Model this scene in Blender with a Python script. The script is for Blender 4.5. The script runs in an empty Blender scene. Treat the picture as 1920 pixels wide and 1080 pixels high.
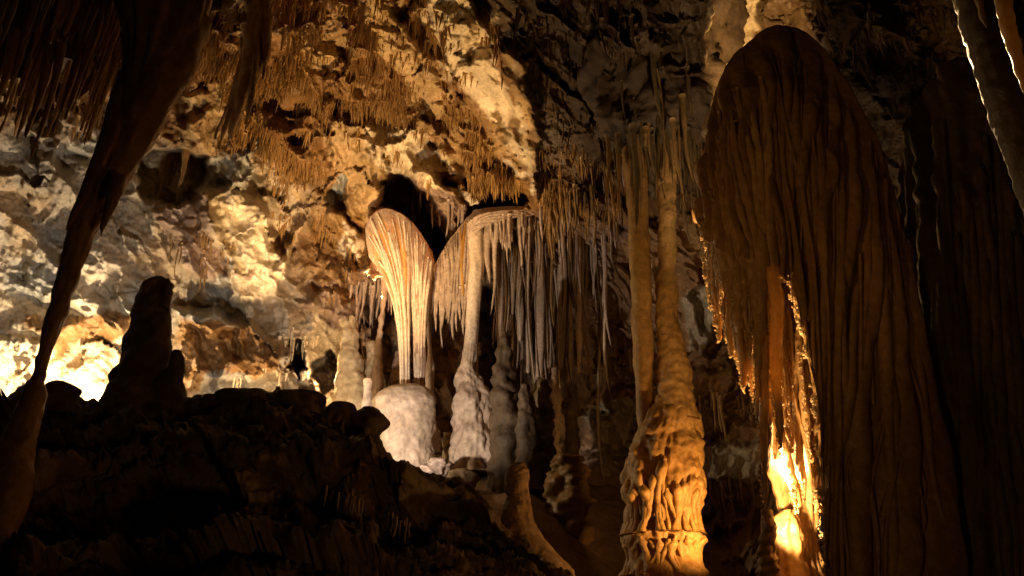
import bpy, math
import numpy as np
from mathutils import Vector

rng = np.random.default_rng(7)
scene = bpy.context.scene

# ------------------------------------------------------------------ camera
PITCH = math.radians(24.0)
CAM = np.array([0.0, 0.0, 1.6])
LENS = 28.0
FPX = LENS / 36.0 * 1920.0
cam_data = bpy.data.cameras.new("camera")
cam_data.lens = LENS
cam_data.sensor_width = 36.0
cam_data.clip_start = 0.05
cam_data.clip_end = 300.0
cam = bpy.data.objects.new("camera", cam_data)
scene.collection.objects.link(cam)
cam.location = CAM
cam.rotation_euler = (math.pi / 2 + PITCH, 0, 0)
scene.camera = cam

FWD = np.array([0, math.cos(PITCH), math.sin(PITCH)])
UPV = np.array([0, -math.sin(PITCH), math.cos(PITCH)])
RGT = np.array([1.0, 0, 0])


def W(px, py, Y):
    """photo position (1920x1080) at horizontal distance Y in metres -> point in the cave"""
    px = np.asarray(px, float); py = np.asarray(py, float); Y = np.asarray(Y, float)
    d = FWD + ((px - 960) / FPX)[..., None] * RGT + ((540 - py) / FPX)[..., None] * UPV
    return CAM + d * (Y / d[..., 1])[..., None]


def mpp(p):
    """metres per photo pixel at a point"""
    return ((np.asarray(p) - CAM) @ FWD) / FPX


# ------------------------------------------------------------------ world and lamps
world = bpy.data.worlds.new("World")
scene.world = world
world.use_nodes = True
bg = world.node_tree.nodes["Background"]
bg.inputs[0].default_value = (1.0, 0.62, 0.30, 1)
bg.inputs[1].default_value = 0.0035

scene.view_settings.view_transform = 'Standard'
scene.view_settings.look = 'None'
scene.view_settings.exposure = 0.0
scene.view_settings.gamma = 1.0
scene.view_settings.use_curve_mapping = False
scene.render.engine = 'CYCLES'
scene.cycles.use_denoising = True
scene.cycles.max_bounces = 5
scene.cycles.diffuse_bounces = 3
scene.cycles.glossy_bounces = 2
scene.cycles.transmission_bounces = 2
scene.cycles.sample_clamp_indirect = 3.0
scene.cycles.caustics_reflective = False
scene.cycles.caustics_refractive = False

WARM = (1.0, 0.66, 0.32)
GOLD = (1.0, 0.60, 0.22)
PALE = (1.0, 0.80, 0.60)
ORNG = (1.0, 0.50, 0.14)


def lamp(name, p, power, col, radius=0.06, spot=None, target=None, blend=0.6):
    ld = bpy.data.lights.new(name, 'SPOT' if spot else 'POINT')
    ld.energy = power
    ld.color = col
    ld.shadow_soft_size = radius
    o = bpy.data.objects.new(name, ld)
    o.location = [float(v) for v in p]
    if spot:
        ld.spot_size = math.radians(spot)
        ld.spot_blend = blend
        q = Vector(target) - Vector(o.location)
        o.rotation_euler = q.to_track_quat('-Z', 'Y').to_euler()
    scene.collection.objects.link(o)
    return o


NEUT = (1.0, 0.87, 0.72)
lamp("lamp_niche", W(165, 735, 10.18), 330, (1.0, 0.78, 0.48), 0.06)
lamp("lamp_wall_wash", W(300, 800, 8.3), 235, NEUT, 0.10, spot=120, target=W(230, 360, 10.0))
lamp("lamp_patch", W(560, 800, 9.0), 800, WARM, 0.06, spot=24, target=W(465, 445, 11.0), blend=0.4)
lamp("lamp_shield", W(645, 862, 9.2), 470, PALE, 0.05, spot=92, target=W(850, 580, 12.2), blend=0.5)
lamp("lamp_ceiling", W(640, 820, 9.8), 1900, GOLD, 0.06, spot=84, target=W(740, 250, 11.0), blend=1.0)
lamp("lamp_arch", W(500, 752, 11.2), 60, WARM, 0.05)
lamp("lamp_hollow", W(612, 712, 13.0), 45, WARM, 0.05)
lamp("lamp_shield_back", W(715, 560, 12.75), 380, GOLD, 0.05, spot=100, target=W(738, 470, 12.0))
lamp("lamp_drape", W(1440, 1000, 5.5), 225, (1.0, 0.57, 0.20), 0.03, spot=142, target=W(1640, 780, 5.6), blend=0.3)
lamp("lamp_glint", W(1450, 940, 5.7), 420, (1.0, 0.76, 0.46), 0.03, spot=70, target=W(1500, 760, 5.95), blend=0.4)
lamp("lamp_fringe", W(1438, 965, 5.6), 520, ORNG, 0.03, spot=46, target=W(1380, 570, 4.8), blend=0.5)
lamp("lamp_column", W(1440, 1045, 6.95), 190, ORNG, 0.05, spot=70, target=W(1248, 930, 8.0), blend=0.8)
lamp("lamp_slope", W(1440, 1020, 6.6), 70, ORNG, 0.05, spot=60, target=W(960, 960, 6.6), blend=0.6)
lamp("lamp_roof_slot", W(1470, 330, 7.2), 620, GOLD, 0.05, spot=46, target=W(1380, 40, 8.2))
lamp("lamp_edge", W(1670, 190, 5.1), 600, WARM, 0.02, spot=36, target=W(1850, 150, 3.4))
lamp("fill_drape", (-2.2, 1.2, 1.3), 165, ORNG, 0.10, spot=36, target=W(1440, 380, 5.0), blend=1.0)  # added fill near the camera to brighten the giant drapery
lamp("fill_leaning_column", (2.2, 0.2, 0.8), 34, ORNG, 0.15, spot=34, target=W(230, 200, 4.2), blend=1.0)  # added fill for the leaning column, no real source there
lamp("fill_dark_curtain", (-0.5, 0.3, 0.7), 62, ORNG, 0.10, spot=50, target=W(1800, 600, 5.4), blend=1.0)  # added fill that lifts the dark curtain
lamp("fill_mound", (1.6, 0.6, 0.8), 110, ORNG, 0.15, spot=50, target=W(640, 900, 5.6), blend=1.0)  # added fill so the mound does not go fully black

# ------------------------------------------------------------------ noise
_G = np.array([[1, 1, 0], [-1, 1, 0], [1, -1, 0], [-1, -1, 0], [1, 0, 1], [-1, 0, 1], [1, 0, -1], [-1, 0, -1],
               [0, 1, 1], [0, -1, 1], [0, 1, -1], [0, -1, -1]], float)


def _hash(x, y, z, s=0):
    h = (x.astype(np.uint32) * np.uint32(374761393) + y.astype(np.uint32) * np.uint32(668265263)
         + z.astype(np.uint32) * np.uint32(2147483647) + np.uint32((s * 1442695 + 101) & 0xffffffff))
    h = (h ^ (h >> np.uint32(13))) * np.uint32(1274126177)
    h = (h ^ (h >> np.uint32(16))) * np.uint32(2246822519)
    return h ^ (h >> np.uint32(13))


def perlin(p, s=0):
    sh = p.shape[:-1]
    p = p.reshape(-1, 3)
    i = np.floor(p).astype(np.int64)
    f = p - i
    u = f * f * f * (f * (f * 6 - 15) + 10)
    out = np.zeros(len(p))
    for dx in (0, 1):
        for dy in (0, 1):
            for dz in (0, 1):
                g = _G[_hash(i[:, 0] + dx, i[:, 1] + dy, i[:, 2] + dz, s) % np.uint32(12)]
                w = (u[:, 0] if dx else 1 - u[:, 0]) * (u[:, 1] if dy else 1 - u[:, 1]) * (u[:, 2] if dz else 1 - u[:, 2])
                out += w * ((f[:, 0] - dx) * g[:, 0] + (f[:, 1] - dy) * g[:, 1] + (f[:, 2] - dz) * g[:, 2])
    return out.reshape(sh)


def fbm(p, octaves=4, gain=0.5, s=0, ridged=False):
    out = 0; a = 1.0
    for k in range(octaves):
        n = perlin(p * (2.03 ** k) + 17.3 * k, s + k)
        out = out + a * (1 - 2 * np.abs(n) - 0.5 if ridged else n)
        a *= gain
    return out


def worley(p, s=0):
    sh = p.shape[:-1]
    p = p.reshape(-1, 3)
    i = np.floor(p).astype(np.int64)
    f1 = np.full(len(p), 9.0); f2 = np.full(len(p), 9.0); idr = np.zeros(len(p))
    for dx in (-1, 0, 1):
        for dy in (-1, 0, 1):
            for dz in (-1, 0, 1):
                c = i + (dx, dy, dz)
                h = _hash(c[:, 0], c[:, 1], c[:, 2], s)
                q = np.stack([(h & np.uint32(1023)) / 1023.0, ((h >> np.uint32(10)) & np.uint32(1023)) / 1023.0,
                              ((h >> np.uint32(20)) & np.uint32(1023)) / 1023.0], -1)
                d = np.sqrt(((c + q - p) ** 2).sum(-1))
                near = d < f1
                f2 = np.where(near, f1, np.minimum(f2, d))
                idr = np.where(near, (h % np.uint32(997)) / 997.0, idr)
                f1 = np.where(near, d, f1)
    return f1.reshape(sh), f2.reshape(sh), idr.reshape(sh)


def facets(p, s=0, tilt=0.8):
    """angular broken rock: every cell is a flat face tilted its own way"""
    sh = p.shape[:-1]
    p = p.reshape(-1, 3)
    i = np.floor(p).astype(np.int64)
    f1 = np.full(len(p), 9.0); f2 = np.full(len(p), 9.0); val = np.zeros(len(p))
    for dx in (-1, 0, 1):
        for dy in (-1, 0, 1):
            for dz in (-1, 0, 1):
                c = i + (dx, dy, dz)
                h = _hash(c[:, 0], c[:, 1], c[:, 2], s)
                q = np.stack([(h & np.uint32(1023)) / 1023.0, ((h >> np.uint32(10)) & np.uint32(1023)) / 1023.0,
                              ((h >> np.uint32(20)) & np.uint32(1023)) / 1023.0], -1)
                df = p - c - q
                d = np.sqrt((df ** 2).sum(-1))
                v = (((h % np.uint32(997)) / 997.0) - 0.5) * 0.7 + tilt * (df[:, 0] * ((h % np.uint32(613)) / 306.5 - 1) + df[:, 1] * ((h % np.uint32(409)) / 204.5 - 1) + df[:, 2] * ((h % np.uint32(811)) / 405.5 - 1))
                near = d < f1
                f2 = np.where(near, f1, np.minimum(f2, d))
                val = np.where(near, v, val)
                f1 = np.where(near, d, f1)
    return val.reshape(sh), (f2 - f1).reshape(sh)


def sstep(a, b, x):
    t = np.clip((x - a) / (b - a), 0, 1)
    return t * t * (3 - 2 * t)


# ------------------------------------------------------------------ materials
def stone(name, lo, hi, scale=3.0, bump=0.3, bscale=30.0, rough=0.55, stretch=0.3, attr=False, trans=0.0, spec=0.4, grain=1.0, tcol=None):
    m = bpy.data.materials.new(name)
    m.use_nodes = True
    nt = m.node_tree; N = nt.nodes; L = nt.links
    bs = N["Principled BSDF"]
    tc = N.new("ShaderNodeTexCoord")
    mp = N.new("ShaderNodeMapping"); mp.inputs["Scale"].default_value = (1, 1, stretch)
    L.new(tc.outputs["Object"], mp.inputs[0])
    n1 = N.new("ShaderNodeTexNoise"); n1.inputs["Scale"].default_value = scale; n1.inputs["Detail"].default_value = 8; n1.inputs["Roughness"].default_value = 0.62
    L.new(mp.outputs[0], n1.inputs["Vector"])
    cr = N.new("ShaderNodeValToRGB")
    cr.color_ramp.elements[0].position = 0.33; cr.color_ramp.elements[0].color = (*lo, 1)
    cr.color_ramp.elements[1].position = 0.68; cr.color_ramp.elements[1].color = (*hi, 1)
    L.new(n1.outputs[0], cr.inputs[0])
    # speckle of mineral grains
    n2 = N.new("ShaderNodeTexNoise"); n2.inputs["Scale"].default_value = bscale * 0.7; n2.inputs["Detail"].default_value = 6; n2.inputs["Roughness"].default_value = 0.7
    L.new(tc.outputs["Object"], n2.inputs["Vector"])
    mr = N.new("ShaderNodeMapRange"); mr.inputs[1].default_value = 0.3; mr.inputs[2].default_value = 0.7
    mr.inputs[3].default_value = 1 - 0.35 * grain; mr.inputs[4].default_value = 1 + 0.30 * grain
    L.new(n2.outputs[0], mr.inputs[0])
    mx = N.new("ShaderNodeMix"); mx.data_type = 'RGBA'; mx.blend_type = 'MULTIPLY'; mx.inputs[0].default_value = 1
    L.new(cr.outputs[0], mx.inputs[6]); L.new(mr.outputs[0], mx.inputs[7])
    out = mx.outputs[2]
    if attr:
        at = N.new("ShaderNodeAttribute"); at.attribute_name = "Col"
        m2 = N.new("ShaderNodeMix"); m2.data_type = 'RGBA'; m2.blend_type = 'MULTIPLY'; m2.inputs[0].default_value = 1
        L.new(out, m2.inputs[6]); L.new(at.outputs["Color"], m2.inputs[7])
        out = m2.outputs[2]
    L.new(out, bs.inputs["Base Color"])
    bs.inputs["Roughness"].default_value = rough
    bs.inputs["Specular IOR Level"].default_value = spec
    # relief
    vo = N.new("ShaderNodeTexVoronoi"); vo.inputs["Scale"].default_value = bscale * 0.6
    L.new(tc.outputs["Object"], vo.inputs["Vector"])
    ad = N.new("ShaderNodeMath"); ad.operation = 'MULTIPLY_ADD'; ad.inputs[1].default_value = 0.45
    L.new(vo.outputs["Distance"], ad.inputs[0]); L.new(n2.outputs[0], ad.inputs[2])
    bp = N.new("ShaderNodeBump"); bp.inputs["Strength"].default_value = bump; bp.inputs["Distance"].default_value = 0.03
    L.new(ad.outputs[0], bp.inputs["Height"])
    L.new(bp.outputs[0], bs.inputs["Normal"])
    if trans > 0:
        tr = N.new("ShaderNodeBsdfTranslucent"); tr.inputs[0].default_value = (*(tcol or hi), 1)
        ms = N.new("ShaderNodeMixShader"); ms.inputs[0].default_value = trans
        L.new(bs.outputs[0], ms.inputs[1]); L.new(tr.outputs[0], ms.inputs[2])
        L.new(ms.outputs[0], N["Material Output"].inputs["Surface"])
    return m


M_ROCK = stone("cave_rock", (0.62, 0.60, 0.58), (1.15, 1.1, 1.05), scale=1.6, bump=0.7, bscale=26, rough=0.5, stretch=0.8, spec=0.5, attr=True)
M_FOLDS = stone("streaked_drapery", (0.85, 0.82, 0.8), (1.1, 1.1, 1.1), scale=6, bump=0.2, bscale=30, rough=0.42, stretch=0.12, attr=True, trans=0.35, tcol=(0.9, 0.5, 0.14))
M_STRAW = stone("straw_calcite", (0.20, 0.105, 0.032), (0.46, 0.27, 0.10), scale=2.0, bump=0.3, bscale=30, rough=0.45)
M_STRAWD = stone("shaded_straw", (0.05, 0.028, 0.012), (0.12, 0.07, 0.03), scale=2.0, bump=0.3, bscale=30, rough=0.5)  # straw calcite with the unlit roof's shade put into its colour
M_PINK = stone("pink_calcite", (0.40, 0.29, 0.22), (0.60, 0.47, 0.37), scale=3, bump=0.35, bscale=26, rough=0.45, stretch=0.2)
M_SHIELD = stone("shield_drapery", (0.62, 0.48, 0.36), (0.76, 0.63, 0.50), scale=6, bump=0.2, bscale=30, rough=0.42, stretch=0.12)
M_GOLD = stone("amber_drapery", (0.62, 0.30, 0.05), (0.80, 0.50, 0.16), scale=8, bump=0.15, bscale=30, rough=0.4, stretch=0.1, trans=0.35, tcol=(0.9, 0.55, 0.15))
M_PED = stone("pale_flowstone", (0.40, 0.30, 0.23), (0.54, 0.42, 0.33), scale=3, bump=0.5, bscale=14, rough=0.5, stretch=0.8)
M_LILAC = stone("lilac_calcite", (0.22, 0.16, 0.13), (0.44, 0.34, 0.29), scale=3, bump=0.3, bscale=26, rough=0.45, stretch=0.15)
M_ORANGE = stone("ochre_flowstone", (0.34, 0.19, 0.065), (0.50, 0.30, 0.11), scale=3, bump=0.5, bscale=22, rough=0.5, stretch=0.5)
M_BROWN = stone("brown_flowstone", (0.16, 0.088, 0.032), (0.33, 0.195, 0.078), scale=3, bump=0.4, bscale=24, rough=0.4, stretch=0.15)
M_WET = stone("wet_drapery", (0.30, 0.18, 0.08), (0.52, 0.34, 0.17), scale=5, bump=0.4, bscale=30, rough=0.28, stretch=0.12, trans=0.22, spec=0.6, tcol=(0.9, 0.58, 0.22))
M_CRYSTAL = stone("calcite_crystal", (0.75, 0.62, 0.45), (0.85, 0.75, 0.6), scale=8, bump=0.0, rough=0.25, trans=0.6, tcol=(0.9, 0.75, 0.5))
M_SHADE = stone("shaded_flowstone", (0.07, 0.046, 0.02), (0.15, 0.10, 0.045), scale=3, bump=0.5, bscale=22, rough=0.55, stretch=0.3)  # darker flowstone, shade is put into its colour
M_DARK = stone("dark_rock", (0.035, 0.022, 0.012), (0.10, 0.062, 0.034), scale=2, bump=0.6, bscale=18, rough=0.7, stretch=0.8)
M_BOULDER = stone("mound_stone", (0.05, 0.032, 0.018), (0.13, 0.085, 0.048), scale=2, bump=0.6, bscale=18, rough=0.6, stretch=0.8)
M_FLOOR = stone("clay_floor", (0.13, 0.08, 0.04), (0.26, 0.17, 0.09), scale=2, bump=0.7, bscale=18, rough=0.75, stretch=1)
M_CREAM = stone("cream_flowstone", (0.45, 0.34, 0.20), (0.68, 0.55, 0.36), scale=3, bump=0.4, bscale=20, rough=0.5, stretch=0.3)


# ------------------------------------------------------------------ mesh and object helpers
def make_mesh(name, V, quads=None, tris=None, col=None, smooth=True):
    me = bpy.data.meshes.new(name)
    V = np.ascontiguousarray(V, dtype=np.float32).reshape(-1, 3)
    q = np.zeros((0, 4), np.int32) if quads is None else np.asarray(quads, np.int32).reshape(-1, 4)
    t = np.zeros((0, 3), np.int32) if tris is None else np.asarray(tris, np.int32).reshape(-1, 3)
    loops = np.concatenate([q.ravel(), t.ravel()])
    me.vertices.add(len(V)); me.vertices.foreach_set("co", V.ravel())
    me.loops.add(len(loops)); me.loops.foreach_set("vertex_index", loops)
    n = len(q) + len(t)
    me.polygons.add(n)
    st = np.concatenate([np.arange(len(q)) * 4, len(q) * 4 + np.arange(len(t)) * 3]).astype(np.int32)
    me.polygons.foreach_set("loop_start", st)
    me.polygons.foreach_set("use_smooth", np.full(n, smooth))
    me.update(calc_edges=True)
    if col is not None:
        a = me.color_attributes.new("Col", 'FLOAT_COLOR', 'POINT')
        c = np.ones((len(V), 4), np.float32); c[:, :3] = np.asarray(col).reshape(-1, 3)
        a.data.foreach_set("color", c.ravel())
    return me


def tag(o, label=None, cat=None, group=None, kind=None):
    if label: o["label"] = label
    if cat: o["category"] = cat
    if group: o["group"] = group
    if kind: o["kind"] = kind
    return o


def link(o):
    scene.collection.objects.link(o)
    return o


class Root:
    """an Empty at a thing's base; parts are given in cave coordinates"""
    def __init__(s, name, loc, label, cat, group=None):
        s.o = link(bpy.data.objects.new(name, None))
        s.o.empty_display_size = 0.1
        s.loc = np.asarray(loc, float)
        s.o.location = s.loc
        tag(s.o, label, cat, group, 'thing')

    def part(s, name, geo, mat, label=None, parent=None, col=None):
        V, q, t = geo
        me = make_mesh(name, V - s.loc, q, t, col)
        me.materials.append(mat)
        o = link(bpy.data.objects.new(name, me))
        o.parent = parent or s.o
        if label: o["label"] = label
        return o


def single(name, geo, mat, loc, label=None, cat=None, group=None, kind='thing', col=None, smooth=True):
    V, q, t = geo
    loc = np.asarray(loc, float)
    me = make_mesh(name, V - loc, q, t, col, smooth)
    me.materials.append(mat)
    o = link(bpy.data.objects.new(name, me))
    o.location = loc
    return tag(o, label, cat, group, kind)


def spline(P, n):
    P = np.asarray(P, float)
    k = len(P)
    if k < 3:
        t = np.linspace(0, 1, n)[:, None]
        return P[0] * (1 - t) + P[-1] * t
    E = np.vstack([2 * P[0] - P[1], P, 2 * P[-1] - P[-2]])
    t = np.linspace(0, k - 1, n)
    i = np.minimum(t.astype(int), k - 2); f = (t - i)[:, None]
    a, b, c, d = E[i], E[i + 1], E[i + 2], E[i + 3]
    return 0.5 * (2 * b + (c - a) * f + (2 * a - 5 * b + 4 * c - d) * f ** 2 + (3 * b - a - 3 * c + d) * f ** 3)


def prof(pts, Y, n):
    """rows of (px, py, radius px[, extra distance]) -> path and radii in metres, Y = distance"""
    a = np.array([tuple(p) + (0.0,) * (4 - len(p)) for p in pts], float)
    s = spline(a, n)
    P = W(s[:, 0], s[:, 1], Y + s[:, 3])
    return P, np.maximum(s[:, 2], 0.35) * mpp(P)


def tube(P, R, seg=14, flute=0.0, nfl=7, namp=0.0, nscale=0.3, nz=1.0, wamp=0.0, wscale=0.12, ell=1.0, caps=(True, True), s=0, ring=0.0, rings=0.25, oct=3):
    """a stack of level rings along a near-vertical path, with flutes, relief, knobs and growth rings"""
    n = len(P)
    th = np.linspace(0, 2 * np.pi, seg, endpoint=False)
    D = np.stack([np.cos(th), np.sin(th) * ell, 0 * th], -1)
    P = np.asarray(P); R = np.asarray(R)
    rr = np.repeat(R[:, None], seg, 1)
    fl = np.broadcast_to(np.asarray(flute, float), (n,)) if np.ndim(flute) < 2 else flute
    if np.any(fl):
        ph = perlin(np.stack([np.cos(th)[None] * 1.5 + 0 * P[:, :1], np.sin(th)[None] * 1.5 + 0 * P[:, :1], P[:, 2:3] * 1.3 + 0 * th[None]], -1), s + 5) * 2.2
        f = np.abs(np.sin((th[None] * nfl / 2) + ph + s)) ** 0.7 - 0.6
        rr = rr * (1 + fl[:, None] * f)
    V = P[:, None] + rr[..., None] * D[None]
    disp = 0
    if np.any(namp):
        na = np.broadcast_to(np.asarray(namp, float), (n,))[:, None]
        disp = disp + na * fbm(V / nscale * np.array([1, 1, nz]), oct, 0.5, s + 11)
    if np.any(wamp):
        wa = np.broadcast_to(np.asarray(wamp, float), (n,))[:, None]
        f1, f2, _ = worley(V / wscale * np.array([1, 1, nz]), s + 3)
        disp = disp + wa * (0.55 - f1)
    if ring:
        zz = (P[:, 2:3] + 0.12 * perlin(V * 2.0, s + 8)) / rings
        disp = disp + ring * R[:, None] * (np.abs((zz % 1) - 0.5) * 2 - 0.5)
    if np.ndim(disp):
        V = V + disp[..., None] * D[None]
    V = V.reshape(-1, 3)
    i = np.arange(n - 1)[:, None] * seg; j = np.arange(seg)[None]; j2 = (j + 1) % seg
    q = np.stack([i + j, i + j2, i + seg + j2, i + seg + j], -1).reshape(-1, 4)
    if P[0, 2] < P[-1, 2]:
        pass
    else:
        q = q[:, ::-1]
    tr = []
    ex = []
    if caps[0]:
        c = len(V) + len(ex); ex.append(V[:seg].mean(0)); tr += [(c, (k + 1) % seg, k) for k in range(seg)]
    if caps[1]:
        b = (n - 1) * seg
        c = len(V) + len(ex); ex.append(V[b:b + seg].mean(0)); tr += [(c, b + k, b + (k + 1) % seg) for k in range(seg)]
    if ex:
        V = np.vstack([V, np.array(ex)])
    return V, q, np.array(tr, np.int32).reshape(-1, 3)


def join(geos):
    Vs, qs, ts = [], [], []
    o = 0
    for V, q, t in geos:
        Vs.append(V)
        if q is not None and len(q): qs.append(np.asarray(q) + o)
        if t is not None and len(t): ts.append(np.asarray(t) + o)
        o += len(V)
    return np.vstack(Vs), (np.vstack(qs) if qs else None), (np.vstack(ts) if ts else None)


def grid_faces(r, c, flip=False):
    i = np.arange(r - 1)[:, None] * c; j = np.arange(c - 1)[None]
    q = np.stack([i + j, i + j + 1, i + c + j + 1, i + c + j], -1).reshape(-1, 4)
    return q[:, ::-1] if flip else q


def poly_sd(px, py, poly):
    """signed distance (negative inside) of photo positions to a polygon"""
    poly = np.asarray(poly, float)
    d = np.full(px.shape, 1e9); ins = np.zeros(px.shape, bool)
    for k in range(len(poly)):
        ax, ay = poly[k]; bx, by = poly[(k + 1) % len(poly)]
        ex, ey = bx - ax, by - ay
        t = np.clip(((px - ax) * ex + (py - ay) * ey) / (ex * ex + ey * ey + 1e-9), 0, 1)
        d = np.minimum(d, np.hypot(px - ax - t * ex, py - ay - t * ey))
        c = ((ay > py) != (by > py)) & (px < (bx - ax) * (py - ay) / (by - ay + 1e-12) + ax)
        ins ^= c
    return np.where(ins, -d, d)


# ------------------------------------------------------------------ the cave: wall and roof, one continuous rock surface
CTRL = np.array([
    (-900, 700, 7), (-900, 200, 6), (-900, -600, 4), (-500, 1200, 7), (-400, -700, 4.5),
    (0, 1200, 8.6), (0, 700, 10), (0, 400, 9.3), (0, 150, 7.8), (0, -100, 5.8),
    (250, 1000, 10.5), (250, 680, 11), (250, 350, 10.4), (250, 100, 8.8), (300, -120, 6.6),
    (450, 1000, 12.0), (450, 700, 12.2), (450, 450, 11.4), (450, 250, 10.6), (450, 100, 9.3), (450, -120, 7.4),
    (600, 700, 13.2), (600, 500, 12.6), (600, 300, 11.4), (600, 100, 9.8), (600, -120, 8),
    (770, 700, 14.6), (770, 450, 13.8), (770, 280, 12.4), (770, 100, 10.4), (770, -120, 8.5), (700, 950, 14.5),
    (950, 700, 15.8), (950, 430, 13.2), (950, 250, 11.6), (950, 50, 9.6), (950, -120, 8), (900, -700, 5),
    (1100, 850, 14.6), (1100, 600, 14.6), (1100, 430, 12.6), (1100, 300, 11), (1100, 150, 9.3), (1100, 0, 8), (1100, -150, 6.8),
    (1250, 1000, 13), (1250, 650, 13.5), (1250, 300, 9.6), (1250, 100, 8.2), (1250, -120, 6.8), (1200, 1300, 12),
    (1400, 1000, 11.5), (1400, 600, 12), (1400, 300, 9.8), (1400, 50, 8.2), (1400, -150, 6.6), (1500, -700, 4.6),
    (1600, 1000, 8), (1600, 500, 8.4), (1600, 200, 7.8), (1600, 0, 7),
    (1850, 1000, 5.6), (1850, 500, 6.4), (1850, 200, 6.8), (1850, 0, 6.2), (1850, -200, 5.2),
    (2400, 1200, 4.4), (2400, 500, 4.8), (2400, -100, 4.6), (2400, -700, 4)], float)


def rbf_fit(P, v):
    n = len(P)
    r = np.hypot(P[:, None, 0] - P[None, :, 0], P[:, None, 1] - P[None, :, 1])
    A = np.zeros((n + 3, n + 3))
    A[:n, :n] = r + np.eye(n) * -12.0
    A[:n, n] = 1; A[:n, n + 1:] = P / 1000; A[n, :n] = 1; A[n + 1:, :n] = P.T / 1000
    w = np.linalg.solve(A, np.concatenate([v, np.zeros(3)]))
    def f(x, y):
        o = w[n] + w[n + 1] * x / 1000 + w[n + 2] * y / 1000
        for k in range(n):
            o = o + w[k] * np.hypot(x - P[k, 0], y - P[k, 1])
        return o
    return f


BASE = rbf_fit(CTRL[:, :2], CTRL[:, 2])

GREY = (0.40, 0.35, 0.28); CREAM = (0.60, 0.50, 0.34); TAN = (0.42, 0.29, 0.14); BROWN = (0.24, 0.13, 0.046)
DBRN = (0.085, 0.052, 0.026); PINKR = (0.30, 0.21, 0.155); WHITE = (0.66, 0.58, 0.45); BLUEG = (0.33, 0.34, 0.33); RUST = (0.30, 0.16, 0.05)
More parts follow.
